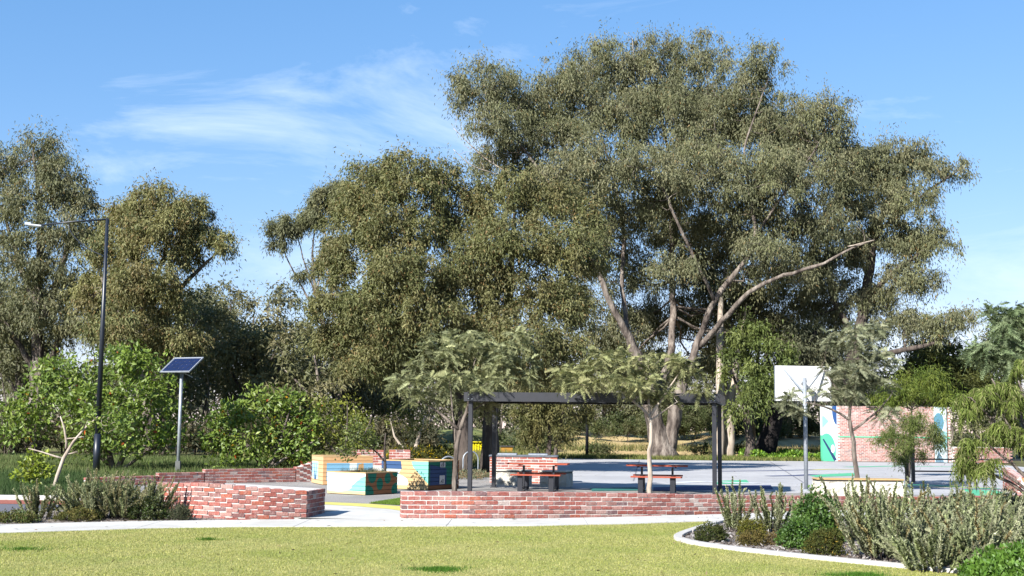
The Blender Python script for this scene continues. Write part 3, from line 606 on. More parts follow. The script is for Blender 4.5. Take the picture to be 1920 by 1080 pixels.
def stone_seat(label, c, s, rz, cap, capmat):
    t = thing('stone_seat', label, 'stone seat', (c[0], c[1], 0), rz=rz, group='limestone block seats')
    nx, ny, nz = max(3, int(s[0] / .06)), max(3, int(s[1] / .06)), 8
    A = Acc(); x, y, z = s[0] / 2, s[1] / 2, s[2]
    def face(o, u, v, nu, nv, nrm):
        o, u, v, nrm = map(lambda k: np.array(k, float), (o, u, v, nrm)); a, b = np.meshgrid(np.linspace(0, 1, nu + 1), np.linspace(0, 1, nv + 1), indexing='ij')
        pts = o + a[..., None] * u + b[..., None] * v; e = np.minimum(np.minimum(a, 1 - a) * nu, np.minimum(b, 1 - b) * nv).clip(0, 1)
        ph = pts @ np.array((7.3, 9.1, 5.2)); d = .022 * (np.sin(ph * 1.7) * np.sin(pts @ np.array((-11, 6, 13.0))) + .6 * rng.normal(size=e.shape) * .5) * e
        pts = pts + nrm * d[..., None]; i = np.arange(nu)[:, None] * (nv + 1); j = np.arange(nv)[None, :]
        A.add(pts, np.stack([i + j, i + nv + 1 + j, i + nv + 2 + j, i + j + 1], -1))
    face((-x, -y, -.01), (2 * x, 0, 0), (0, 0, z), nx, nz, (0, -1, 0)); face((x, y, -.01), (-2 * x, 0, 0), (0, 0, z), nx, nz, (0, 1, 0))
    face((x, -y, -.01), (0, 2 * y, 0), (0, 0, z), ny, nz, (1, 0, 0)); face((-x, y, -.01), (0, -2 * y, 0), (0, 0, z), ny, nz, (-1, 0, 0)); face((-x, -y, z - .01), (2 * x, 0, 0), (0, 2 * y, 0), 3, 3, (0, 0, .1))
    A.build('block', M['limestone'], t)
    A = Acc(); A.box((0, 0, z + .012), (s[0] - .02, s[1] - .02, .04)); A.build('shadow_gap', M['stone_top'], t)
    A = Acc(); A.box((0, 0, z + .052), (s[0] + .02, s[1] + .02, .038)); bevel(A.build('seat_slab', capmat, t), .006)
    return t
stone_seat('carved limestone block seat left of the picnic table, before the barbecue', (.12, 40.05), (1.05, .62, .41), R(-8), 0, M['limestone'])
stone_seat('limestone block seat half shaded behind the picnic table', (1.42, 39.55), (.85, .62, .41), R(-22), 0, M['limestone'])
stone_seat('long limestone block seat with timber top behind the grey green shrubs', (9.6, 35.7), (2.36, .62, .41), R(-1), 0, M['timber'])

def hoop(label, x, y, rz):
    t = np.linspace(0, math.pi, 13); pts = [(-.3, 0, -.02), (-.3, 0, .3)] + [(-.3 * math.cos(q), 0, .55 + .3 * math.sin(q)) for q in t] + [(.3, 0, .3), (.3, 0, -.02)]
    A = Acc(); A.tube(pts, .026, 8); o = A.build('bike_hoop', M['galv'], smooth=True); o.location = (x, y, 0); o.rotation_euler.z = rz
    tag(o, label, 'bike rack', 'steel bike hoops')
hoop('steel bike hoop behind the planter with the small white signs', -1.93, 40.4, R(30)); hoop('steel bike hoop at the foot of the dark tree trunk', -1.5, 49.0, R(20))

# yellow things beyond the trunks
yt = thing('yellow_tub', 'bright yellow flared plastic tub on a black base under the trees', 'tub', (-2.02, 79, .02))
for k in range(4):
    A = Acc(); A.tube([(-.24 + .16 * k, 0, .22), (-.27 + .18 * k, 0, .8)], [.075, .098], 8); A.build('rib', M['yellow'], yt)
A = Acc(); A.box((0, 0, .1), (.62, .4, .24)); A.build('base', M['stone_top'], yt)
A = Acc(); A.box((0, 0, .83), (.86, .42, .05)); A.build('rim', M['yellow'], yt)
oc = thing('ochre_cabinet', 'low ochre cabinet with a dark lid behind the barbecue', 'cabinet', (-.22, 78, 0))
A = Acc(); A.box((0, 0, .28), (.72, .5, .6)); A.build('body', flat('ochre_panel', (176, 128, 36)), oc)
A = Acc(); A.box((0, 0, .62), (.9, .62, .08)); A.build('lid', M['stone_top'], oc)

# ================================================================== BASKETBALL STAND
bb = thing('basketball_stand', 'white basketball backboard on a grey steel pole, seen from behind', 'basketball hoop', (8.83, 38.55, 0))
A = Acc(); A.tube([(0, 0, -.02), (0, 0, 3.35)], .06, 14); A.build('pole', M['galv'], bb, True)
A = Acc(); A.tube([(0, 0, -.02), (0, 0, .04)], .14, 14); A.build('base_flange', M['galv'], bb)
bd = bpy.data.objects.new('backboard', None); col.objects.link(bd); bd.parent = bb; bd.location = (.06, .5, 3.2); bd.rotation_euler.z = R(6)
A = Acc(); A.box((0, 0, 0), (1.74, .03, 1.06)); A.build('board_panel', M['white_paint'], bd)
A = Acc(); A.box((0, 0, -.545), (1.76, .045, .025)); A.build('bottom_edge', M['black_steel'], bd)
for s in (-1, 1):
    A = Acc(); A.box((s * .882, 0, 0), (.02, .045, 1.06)); A.build('side_edge', M['galv'], bd)
for s in (-1, 1):
    A = Acc(); A.beam((s * .04, .02, 2.95), (.06 + s * .62, .46, 3.66), .04, .04); A.build('brace', M['galv'], bb)
    A = Acc(); A.beam((s * .05, .0, 3.25), (.06 + s * .05, .47, 3.2), .04, .05); A.build('arm', M['galv'], bb)
t = np.linspace(0, 2 * math.pi, 21); A = Acc(); A.tube([(.06 + .225 * math.cos(q), .78 + .225 * math.sin(q), 2.88) for q in t], .01, 6, False); A.build('rim', flat('rim_orange', (200, 84, 40)), bb)
A = Acc()
for k in range(12):
    q0, q1 = 2 * math.pi * k / 12, 2 * math.pi * (k + .5) / 12
    A.tube([(.06 + .222 * math.cos(q0), .78 + .222 * math.sin(q0), 2.88), (.06 + .17 * math.cos(q1), .78 + .17 * math.sin(q1), 2.66), (.06 + .13 * math.cos(q0), .78 + .13 * math.sin(q0), 2.46)], .004, 4)
A.build('net', M['white_paint'], bb)

# ================================================================== LAMP, SOLAR PANEL, POSTS
lp = thing('street_lamp', 'tall black street lamp with a long arm and curved brace', 'street lamp', (-14.62, 45.65, 0))
A = Acc(); A.tube([(0, 0, -.03), (0, 0, 1.4)], [.125, .12], 14); A.build('lower_pole', M['navy_steel'], lp, True)
A = Acc(); A.tube([(0, 0, 1.38), (0, 0, 9.12)], [.098, .055], 12); A.build('pole', M['navy_steel'], lp, True)
A = Acc(); A.tube([(.02, 0, 9.08), (-1.3, 0, 8.98), (-2.45, -.02, 8.83)], [.035, .032, .03], 8); A.build('arm', M['navy_steel'], lp, True)
t = np.linspace(0, math.pi / 2, 10); A = Acc(); A.tube([(-.04 - 1.35 * math.sin(q) ** 1.2, 0, 7.75 + 1.17 * (1 - math.cos(q)) ** .75) for q in t], .02, 7); A.build('curved_brace', M['navy_steel'], lp, True)
hd = bpy.data.objects.new('lamp_head', None); col.objects.link(hd); hd.parent = lp; hd.location = (-2.62, -.03, 8.8); hd.rotation_euler.y = R(6)
A = Acc(); A.box((0, 0, .03), (.62, .26, .07)); bevel(A.build('housing', M['galv'], hd), .02, 2)
A = Acc(); A.box((-.2, 0, .085), (.22, .2, .05)); bevel(A.build('gear_cover', M['galv'], hd), .015, 2)
A = Acc(); A.box((.02, 0, -.012), (.4, .2, .016)); A.build('lens', flat('lamp_lens', (208, 210, 206), .3), hd)

sp = thing('solar_panel', 'tilted solar panel on a galvanised pole behind the leafy tree', 'solar panel', (-11.95, 46.5, 0))
A = Acc(); A.tube([(0, 0, -.03), (0, 0, 3.72)], .06, 12); A.build('pole', M['galv'], sp, True)
A = Acc(); A.box((0, 0, .2), (.17, .17, .5)); A.build('base_box', flat('base_grey', (104, 106, 104)), sp)
pn = bpy.data.objects.new('panel', None); col.objects.link(pn); pn.parent = sp; pn.location = (0, 0, 3.9); pn.rotation_euler = (R(36), 0, R(-26))
M['cell'] = speckle('solar_cell', [(0.3, lin(22, 28, 58)), (0.7, lin(30, 38, 76))], 5, 2, 0.16, spec=0.5)
A = Acc(); A.box((0, 0, 0), (1.30, .90, .03)); A.build('back_sheet', flat('cell_grid_white', (196, 200, 208)), pn)
for i in range(6):
    for j in range(4):
        A = Acc(); A.box((-.525 + .21 * i, -.315 + .21 * j, .018), (.2, .2, .008)); A.build('solar_cell', M['cell'], pn)
for (c, s) in (((0, -.46, .005), (1.36, .03, .045)), ((0, .46, .005), (1.36, .03, .045)), ((-.665, 0, .005), (.03, .89, .045)), ((.665, 0, .005), (.03, .89, .045))):
    A = Acc(); A.box(c, s); A.build('frame', M['galv'], pn)
A = Acc(); A.beam((0, 0, 3.65), (.38, .1, 3.46), .03, .03); A.build('side_bracket', M['galv'], sp)

def post(name, label, x, y, h, r, mat, cat='post'):
    o = thing(name, label, cat, (x, y, 0)); A = Acc(); A.tube([(0, 0, -.03), (0, 0, h)], [r, r * .85], 10); A.build('shaft', mat, o, True)
    A = Acc(); A.tube([(0, 0, -.03), (0, 0, .05)], r * 1.9, 10); A.build('footing', mat, o)
    A = Acc(); A.tube([(0, 0, h - .02), (0, 0, h + .05)], [r * 1.1, r * .6], 10); A.build('cap', mat, o)
post('pole', 'thin black pole behind the court, seen between the pergola posts', 4.6, 77.4, 5.2, .1, M['black_steel'])
post('pole', 'dark green pole beside the charred leaning trunk', 17.1, 90.5, 5.6, .12, M['navy_steel'])
rf = thing('rail_fence', 'dark two rail fence with a tall post beside the court', 'fence', (14.1, 45.2, 0))
for x, h in ((0, 1.92), (-.22, 1.1), (4.6, .86)):
    A = Acc(); A.box((x, 0, h / 2 - .02), (.11, .11, h + .04)); A.build('post', M['black_steel'], rf)
for z in (.82, .40):
    A = Acc(); A.beam((.05, 0, z), (4.6, .1, z), .05, .05); A.build('rail', M['black_steel'], rf)

# ================================================================== VEGETATION TOOLS
def curve(p0, p1, n=5, sag=0.0, wig=0.05):
    p0, p1 = np.array(p0, float), np.array(p1, float); t = np.linspace(0, 1, n)[:, None]; L_ = np.linalg.norm(p1 - p0)
    p = p0 + (p1 - p0) * t; p[:, 2] += sag * L_ * np.sin(np.pi * t[:, 0]); p[1:-1] += rng.normal(size=(n - 2, 3)) * wig * L_; return p

def limb_pts(l, step=0.6):
    """resample a list of (x, y, z, r) with a soft spline"""
    p = np.asarray(l, float)
    n = max(6, int(np.linalg.norm(np.diff(p[:, :3], axis=0), axis=1).sum() / step) + 1); q = resample(p, n)
    for _ in range(2): q[1:-1] = (q[:-2] + 2 * q[1:-1] + q[2:]) / 4
    q[1:-1, :3] += rng.normal(size=(n - 2, 3)) * 0.12 * np.minimum(q[1:-1, 3:4] * 2, .3); return q

def clumps_of(lobes, rc, dens=1.0, low=-0.55, fill=0.25, swell=True):
    out = []
    for (x, y, z, a, b) in lobes:
        if swell: b = max(b * 1.22, a * .72)
        n = max(4, int(dens * 1.75 * (a * b * 2 + a * a) / (rc * rc))); d = rdir(n * 3); d = d[d[:, 2] > low + rng.uniform(-.25, .25, len(d))][:n]
        r = np.where(rng.random(len(d)) < fill, rng.uniform(.2, .7, len(d)), rng.uniform(.72, 1.0, len(d)))
        out.append(np.c_[x + d[:, 0] * a * r, y + d[:, 1] * a * r, z + d[:, 2] * b * r])
    return np.concatenate(out)

def ramify(A, limbs, clumps, tw=0.012, sides=4, rmax=0.09):
    """join every leaf clump to the nearest wood with a thin curving branch, nearest clumps first"""
    nodes_ = np.concatenate([l[int(len(l) * .35):, :4] for l in limbs]) if limbs else None
    d0 = np.min(np.linalg.norm(clumps[:, None, :] - nodes_[None, :, :3], axis=2), axis=1) if len(nodes_) * len(clumps) < 4e6 else np.linalg.norm(clumps - nodes_[:, :3].mean(0), axis=1)
    N_ = nodes_.copy()
    for i in np.argsort(d0):
        c = clumps[i]; dd = N_[:, :3] - c; cost = np.linalg.norm(dd, axis=1) + .55 * np.maximum(0, dd[:, 2] + .2); k = int(np.argmin(cost)); p0 = N_[k, :3]; L_ = np.linalg.norm(c - p0)
        if L_ < .05: continue
        n = 4 if L_ < 2 else 6; p = curve(p0, c, n, -.06, .05); r0 = min(N_[k, 3] * .7, tw + .013 * L_, rmax); r = np.linspace(r0, tw * .5, n)
        A.tube(p, r, sides, False); N_ = np.concatenate([N_, np.c_[p[1:], np.maximum(r[1:], tw * .6)]])

def foliage(A, clumps, rc, per, L_, W_, cols, droop=0.45, flat_=0.75, quad=False, jit=.12, ctint=.10, up=0.0, shell=.45, tipcols=None, tipfrac=0.0):
    """leaf-sized faces in ragged, hanging sprays of uneven size around the branch ends"""
    m = len(clumps); rr = rc * np.clip(np.exp(rng.normal(size=m) * .32), .5, 1.7); cnt = np.maximum(4, (per * (rr / rc) ** 2 * .9).astype(int)); n = int(cnt.sum())
    c = np.repeat(clumps, cnt, 0); r = np.repeat(rr, cnt); u = rdir(n)
    rad = (shell + (1 - shell) * np.sqrt(rng.random(n))) if quad else np.minimum(np.abs(rng.normal(size=n)) * .56 + rng.random(n) * .22, 1.15 + .25 * rng.random(n))
    off = u * rad[:, None] * r[:, None] * np.repeat(np.exp(rng.normal(size=(m, 3)) * .3), cnt, 0); off[:, 2] *= flat_
    if droop > .25: off[:, 2] -= np.where(rng.random(n) < .4, np.minimum(np.abs(rng.normal(size=n)) * .45, .75) * r, 0)
    d = unit(u * .55 + np.array((0, 0, -droop * 1.6)) + rng.normal(size=(n, 3)) * .45); nn = unit(np.cross(d, rdir(n)))
    if up: nn = unit(nn * (1 - up) + up * np.array((0, 0, 1.0)) + up * .5 * u); nn = unit(nn - d * (nn * d).sum(1, keepdims=True))
    pal = palette(cols, m, ctint); cc = np.repeat(pal, cnt, 0) * (1 + jit * rng.normal(size=(n, 1)))
    if tipcols is not None:
        k = rng.random(n) < tipfrac; cc[k] = palette(tipcols, int(k.sum()), .12)
    (leaf_quads if quad else leaf_tris)(A, c + off, d, nn, rng.uniform(.7, 1.3, n) * L_, rng.uniform(.8, 1.25, n) * W_, np.clip(cc, .004, .9))

GUM = [(124, 126, 92), (132, 133, 100), (115, 118, 86), (139, 137, 103), (128, 130, 92)]
GUM_OLIVE = [(122, 123, 78), (130, 130, 84), (114, 117, 73), (134, 130, 86), (120, 124, 78)]
GUM_DARK = [(112, 115, 86), (122, 124, 95), (104, 109, 81), (132, 130, 100)]
RUST = [(150, 126, 80), (144, 118, 76), (156, 134, 90)]

def tree(name, label, base, limbs, lobes, rc, per, L_, W_, cols, bark, group=None, dens=1.0, droop=.45, wood_tw=.012, rmax=.09, quad=False, extra=(), tip=None, tipf=0.0, cat='tree', leafm='leaf', flat_=.92, up=0.0, fill=.25, low=-.55, sides=10, shell=.45, dead=(), sticks=0):
    root = thing(name, label, cat, base, group); b0 = np.array(base)
    T = Acc(); ls = []
    for l in limbs:
        q = limb_pts(l); ls.append(q); T.tube(q[:, :3] - b0, q[:, 3], sides, True, .09)
    o = T.build('trunk', bark, root, True)
    cl = clumps_of(lobes, rc, dens, low, fill); Wd = Acc(); ramify(Wd, ls, cl, wood_tw, 4, rmax)
    nl = np.concatenate([l[int(len(l) * .3):, :4] for l in ls])
    for _ in range(sticks):                                          # bare sticks that show between the leaf sprays
        s_ = nl[rng.integers(len(nl))]; lo = lobes[rng.integers(len(lobes))]; k_ = np.argmin(np.linalg.norm(nl[:, :3] - np.array(lo[:3]), axis=1)); s_ = nl[k_]
        d_ = rdir(1)[0]; d_[2] = abs(d_[2]) * .8; e_ = np.array(lo[:3]) + d_ * np.array((lo[3], lo[3], lo[4])) * rng.uniform(.4, .88); n_ = 7; p_ = curve(s_[:3], e_, n_, -.06, .03); r0 = min(s_[3] * .6, wood_tw * 3.2)
        Wd.tube(p_, np.linspace(r0, wood_tw * .45, n_), 5, False)
        for f_ in (3, 4, 5):
            q_ = p_[f_] + unit(unit(e_ - s_[:3]) + rng.normal(size=3) * .6) * rng.uniform(.3, 1.0) * lo[4] * .45; Wd.tube(curve(p_[f_], q_, 4, -.04, .05), np.linspace(wood_tw * .8, wood_tw * .3, 4), 4, False)
    Wd.v = [v - b0 for v in Wd.v]; tag(Wd.build('branches', bark, root, True), kind='stuff')
    F_ = Acc(); foliage(F_, cl - b0, rc, per, L_, W_, cols, droop, flat_, quad, up=up, shell=shell, tipcols=tip, tipfrac=tipf); F_.build('crown', M[leafm], root)
    if len(dead):
        D_ = Acc()
        for l in dead:
            q = limb_pts(l, .4); D_.tube(q[:, :3] - b0, q[:, 3], 6, True, .05)
            for k in range(3, len(q), 2):
                e = q[k, :3] + np.array((rng.normal() * .5, rng.normal() * .5, .3 + rng.random() * .7)) * rng.uniform(.6, 1.6); p = curve(q[k, :3], e, 5, -.05, .07); D_.tube(p - b0, np.linspace(q[k, 3] * .6, .006, 5), 4)
        tag(D_.build('dead_branches', M['bark_pale'], root, True), kind='stuff')
    return root

# ================================================================== TREES BEHIND
G_BIG = 'tall gum trees around the park'
# --- the giant gum behind the court
tree('gum_tree', 'giant spreading gum with forked pale trunk behind the court', (8.99, 76.81, 0),
     [[(*(9.11, 77, -0.19), 1.15), (*(9.05, 77, 0.63), 0.665), (*(8.64, 77, 1.89), 0.494), (*(8.45, 77, 3.48), 0.465), (*(7.9, 77, 5.39), 0.408), (*(6.99, 76.5, 7.27), 0.216), (*(5.74, 76, 9.45), 0.184), (*(5.03, 76, 11.37), 0.160), (*(3.96, 76, 13.94), 0.112), (*(1.86, 76, 16.85), 0.080), (*(-0.59, 76, 20.1), 0.040)],
      [(*(9.4, 77, 0.38), 0.494), (*(9.72, 77, 1.9), 0.408), (*(10.05, 77, 3.65), 0.399), (*(10.69, 77, 5.42), 0.264), (*(11.15, 77, 6.54), 0.216), (*(11.47, 76.5, 7.96), 0.184), (*(12.1, 76, 9.52), 0.168), (*(13.14, 75.5, 10.91), 0.144), (*(14.23, 75, 12.04), 0.128), (*(14.43, 75, 13.57), 0.112), (*(14.14, 75.5, 15.91), 0.088), (*(13.84, 76, 18.61), 0.064), (*(15.64, 77, 23.2), 0.024)],
      [(*(11.21, 77, 6.64), 0.176), (*(12.09, 76, 7.67), 0.160), (*(12.94, 75, 8.8), 0.144), (*(13.96, 74, 9.81), 0.136), (*(15.0, 73, 10.48), 0.120), (*(16.31, 72, 10.74), 0.104), (*(17.71, 71.5, 11.09), 0.088), (*(18.79, 71, 11.94), 0.064), (*(20.15, 70.5, 12.34), 0.032)],
      [(*(8.61, 78.5, 3.18), 0.408), (*(9.71, 80, 5.54), 0.264), (*(10.31, 81, 7.96), 0.208), (*(10.38, 82, 11.48), 0.184), (*(10.25, 82, 14.96), 0.160), (*(10.4, 82, 18.48), 0.112), (*(9.65, 82, 22.01), 0.072), (*(8.78, 82, 25.22), 0.032)],
      [(*(7.04, 77, 7.31), 0.160), (*(6.79, 79, 10.43), 0.128), (*(7.11, 80, 13.93), 0.112), (*(6.36, 80, 17.68), 0.072), (*(4.99, 80, 22.17), 0.032)],
      [(*(12.04, 76, 9.46), 0.112), (*(10.7, 75, 11.94), 0.096), (*(9.38, 74, 14.31), 0.080), (*(8.7, 74, 16.21), 0.064), (*(7.13, 74, 17.46), 0.040)],
      [(*(10.39, 82, 14.96), 0.112), (*(12.22, 83, 18.34), 0.088), (*(12.94, 83, 21.93), 0.064), (*(12.79, 83, 25.55), 0.024)],
      [(*(14.43, 75, 13.25), 0.088), (*(16.11, 75, 15.83), 0.064), (*(18.29, 76, 18.66), 0.040), (*(19.29, 76, 20.64), 0.016)]],
     [(-1.93, 77, 22.27, 2.44, 1.76), (2.02, 84, 22.42, 2.59, 1.85), (7.92, 86, 24.09, 3.05, 1.9), (12.09, 87, 24.4, 3.08, 1.92), (16.31, 84, 21.84, 2.59, 2.24), (18.68, 82, 19.27, 2.53, 2.02), (5.02, 86, 18.49, 2.65, 1.9), (11.3, 79, 18.9, 2.8, 1.55), (0.38, 79, 22.21, 2.11, 1.74), (-1.07, 76, 19.93, 2.03, 1.33), (3.45, 80, 23.54, 2.4, 1.93), (6.15, 82, 25.19, 2.39, 1.81), (9.06, 83, 25.69, 2.56, 1.9), (12.26, 83, 25.98, 2.42, 1.69), (15.71, 77, 24.34, 1.22, 1.16), (14.52, 79, 22.87, 2.3, 1.94),
      (19.05, 77, 20.72, 1.89, 1.7), (16.96, 78, 20.09, 2.76, 2.08), (13.83, 82, 21.34, 3.25, 2.19), (9.75, 80, 21.35, 3.53, 1.97), (5.67, 80, 21.13, 3.4, 2.13), (1.58, 79, 19.65, 3.0, 1.74), (4.05, 75, 17.32, 2.78, 1.66), (7.45, 74, 16.51, 2.93, 1.57), (11.36, 75, 16.75, 2.97, 1.84), (14.96, 74, 16.27, 2.93, 1.97), (18.75, 76, 17.03, 2.69, 2.22),
      (6.62, 79, 14.45, 2.11, 1.88), (9.87, 84, 14.56, 2.59, 2.24), (12.43, 80, 14.33, 2.33, 1.97), (16.39, 78, 13.73, 2.89, 1.79), (18.53, 76, 13.77, 2.15, 1.68), (7.56, 82, 11.11, 2.02, 2.19), (12.26, 86, 11.97, 2.29, 1.9), (16.18, 84, 9.3, 2.59, 1.65), (18.55, 82, 9.84, 2.39, 1.67), (6.35, 84, 7.44, 1.85, 1.47), (9.55, 86, 8.33, 1.68, 1.68), (-0.59, 80, 18.3, 2.27, 1.4), (2.01, 82, 17.33, 2.19, 1.44), (5.56, 83, 13.31, 2.21, 1.83), (4.93, 84, 10.24, 1.85, 1.85), (8.19, 85, 8.95, 1.88, 1.66), (12.02, 87, 9.16, 2.14, 1.7), (13.75, 84, 13.53, 2.24, 2.0), (14.76, 80, 11.3, 2.13, 1.57), (16.47, 77, 11.29, 1.89, 1.22), (19.21, 79, 10.89, 1.74, 1.25), (15.11, 86, 7.67, 2.11, 1.36), (17.91, 84, 7.56, 2.06, 1.26), (3.99, 80, 16.29, 2.13, 1.4), (9.37, 77, 15.47, 2.37, 1.51), (14.25, 77, 15.2, 2.37, 1.51), (7.02, 88, 5.51, 1.94, 1.32), (10.32, 88, 5.91, 1.72, 1.17), (13.55, 90, 6.04, 1.99, 1.2), (14.6, 74, 12.16, 1.63, 1.11), (9.75, 75, 11.29, 1.47, 1.19)],
     .66, 128, .20, .064, GUM, M['bark_gum'], G_BIG, dens=.9, droop=.75, wood_tw=.026, sticks=95, rmax=.16, tip=RUST, tipf=.02, sides=12, low=-.5, fill=.42,
     dead=[[(*(14.16, 74.6, 12.24), 0.048), (*(14.92, 74, 12.42), 0.040), (*(15.29, 73.6, 11.86), 0.024)], [(*(18.79, 71, 12.03), 0.040), (*(20.01, 70, 12.26), 0.016)], [(*(-0.07, 77, 17.02), 0.048), (*(-2.03, 76.5, 18.22), 0.040), (*(-3.65, 76, 19.74), 0.016)], [(*(-0.72, 77, 17.02), 0.040), (*(-2.65, 76, 17.45), 0.024), (*(-3.63, 76, 18.42), 0.016)], [(*(7.9, 82, 25.21), 0.032), (*(7.73, 82, 27.37), 0.016)]])
# --- right hand gum
tree('gum_tree', 'broad gum with drooping lower branches right of the giant gum', (22.47, 88.36, 0),
     [[(*(20.34, 80, -0.03), .55), (*(20.59, 80, 2.67), .44), (*(20.97, 79.5, 5.64), .40), (*(21.54, 79, 7.93), .36), (*(22.02, 79, 10.59), .30), (*(22.59, 79, 13.94), .22), (*(23.99, 79, 17.34), .12), (*(25.38, 79, 19.39), .05)],
      [(*(21.05, 79.5, 5.97), .24), (*(22.15, 78, 6.17), .20), (*(23.48, 77, 6.67), .17), (*(24.93, 76, 6.85), .12), (*(26.35, 75, 8.0), .05)],
      [(*(21.77, 79, 9.26), .22), (*(22.9, 78, 11.15), .16), (*(24.58, 77, 12.35), .11), (*(26.39, 77, 13.68), .05)],
      [(*(22.59, 79, 13.94), .14), (*(24.31, 78, 15.47), .11), (*(25.99, 78, 16.83), .08), (*(27.67, 78, 17.92), .03)],
      [(*(21.33, 79, 7.27), .2), (*(20.11, 80, 10.0), .16), (*(19.65, 80, 12.7), .11), (*(20.55, 80, 16.12), .05)]],
     [(24.69, 79, 18.53, 2.17, 1.45), (22.95, 80, 17.86, 2.13, 1.87), (27.34, 78, 17.91, 1.1, 0.84), (23.99, 78, 15.64, 2.4, 1.56), (21.56, 80, 15.79, 2.0, 1.8), (25.73, 77, 13.18, 1.48, 1.22), (23.24, 79, 13.28, 2.44, 1.51), (20.83, 80, 12.72, 2.2, 1.53), (24.21, 78, 10.83, 1.95, 1.3), (22.12, 80, 10.03, 2.2, 1.33), (24.95, 76, 7.9, 1.39, 0.82), (26.36, 75, 8.31, 1.12, 0.69), (23.82, 78, 8.21, 1.62, 0.84), (19.66, 81, 8.74, 1.82, 1.22), (20.85, 79, 19.0, 1.32, 1.32)],
     .62, 160, .20, .064, GUM, M['bark_dark'], G_BIG, dens=.95, droop=.8, sticks=60, wood_tw=.02, rmax=.12, tip=RUST, tipf=.02, low=-.5, fill=.42)
# --- the two olive trees in the middle
tree('olive_gum_tree', 'dense brownish olive tree with dark trunk behind the mural planters', (-1.84, 51.66, 0),
     [[(*(-1.84, 51, -0.14), 0.317), (*(-1.8, 51, 1.36), 0.238), (*(-1.95, 51, 3.04), 0.211), (*(-2.52, 51, 4.73), 0.185), (*(-3.4, 51, 6.43), 0.145), (*(-4.08, 51, 8.36), 0.106), (*(-4.45, 51, 10.74), 0.053)],
      [(*(-2.41, 51, 4.41), 0.132), (*(-3.94, 50, 5.08), 0.106), (*(-5.37, 49.5, 5.86), 0.073), (*(-6.63, 49.5, 6.68), 0.033)], [(*(-3.63, 51, 6.86), 0.099), (*(-5.15, 51, 8.13), 0.073), (*(-6.26, 51, 9.85), 0.033)], [(*(-3.97, 51, 8.14), 0.092), (*(-3.04, 51, 9.89), 0.053), (*(-2.85, 51, 11.63), 0.026)]],
     [(-4.32, 51, 11.73, 1.49, 0.89), (-5.76, 52, 11.68, 1.26, 0.91), (-3.12, 52, 11.6, 0.95, 1.0), (-6.59, 51, 10.28, 1.15, 0.94), (-4.87, 50, 9.71, 1.67, 1.17), (-3.03, 51, 9.67, 1.4, 1.19), (-6.1, 50, 8.21, 1.46, 1.04), (-3.91, 49, 7.69, 1.72, 1.1), (-6.9, 50, 6.51, 1.25, 0.92), (-5.32, 49, 6.23, 1.55, 1.02), (-3.26, 49, 5.84, 1.63, 0.98), (-6.57, 51, 5.12, 1.32, 0.72), (-4.31, 49.5, 4.83, 1.53, 0.7), (-5.59, 50, 4.02, 1.25, 0.54), (-3.51, 50, 4.25, 1.25, 0.54), (-2.56, 51, 6.87, 1.19, 1.06), (-7.29, 51, 8.11, 0.85, 0.77), (-2.27, 50, 4.68, 0.92, 0.62)],
     .43, 178, .14, .053, GUM_OLIVE, M['bark_dark'], G_BIG, dens=.85, droop=.5, sticks=40, wood_tw=.013, rmax=.09, tip=RUST, tipf=.05, low=-.6)
tree('olive_gum_tree', 'olive green tree with thick dark trunk behind the barbecue', (-0.84, 53.22, 0),
     [[(*(-0.85, 52.5, -0.15), 0.409), (*(-0.85, 52.5, 1.14), 0.330), (*(-0.78, 52.5, 2.66), 0.290), (*(-0.51, 52.5, 4.4), 0.238), (*(-0.21, 52.5, 6.38), 0.185), (*(-0.01, 52.5, 8.6), 0.119), (*(0.08, 52.5, 10.83), 0.053)],
      [(*(-0.45, 52.5, 4.84), 0.132), (*(0.87, 51.5, 6.09), 0.099), (*(2.12, 50.5, 7.29), 0.059), (*(2.75, 50.5, 8.58), 0.026)], [(*(-0.31, 52.5, 5.94), 0.119), (*(-1.51, 51.5, 7.36), 0.079), (*(-1.97, 51.5, 9.32), 0.040)], [(*(-0.62, 52.5, 3.97), 0.106), (*(0.87, 50.5, 4.53), 0.079), (*(2.09, 49.5, 5.11), 0.040)]],
     [(-0.26, 52.5, 11.16, 1.53, 1.01), (1.74, 52.5, 10.85, 1.36, 0.92), (-1.8, 52.5, 10.59, 1.23, 1.09), (3.01, 51.5, 10.03, 0.86, 0.82), (-0.02, 50.5, 8.98, 1.77, 1.14), (2.11, 50.5, 8.57, 1.39, 1.09), (-1.7, 50.5, 7.89, 1.35, 1.14), (0.22, 50.5, 6.85, 1.68, 1.01), (2.12, 50.5, 6.66, 1.05, 0.84), (-1.46, 50.5, 5.77, 1.35, 0.93), (0.43, 49.5, 5.09, 1.57, 0.78), (1.88, 49.5, 5.1, 0.91, 0.58), (3.23, 51.5, 8.5, 0.64, 0.77), (-1.22, 50, 4.48, 1.25, 0.62), (0.03, 50, 3.87, 1.04, 0.5), (1.7, 50, 4.09, 0.92, 0.5), (2.57, 51, 6.07, 0.77, 0.64)],
     .43, 178, .14, .053, [(120, 122, 78), (130, 129, 84), (112, 115, 72), (134, 130, 87)], M['bark_dark'], G_BIG, dens=.85, droop=.5, tip=RUST, tipf=.06, low=-.6)
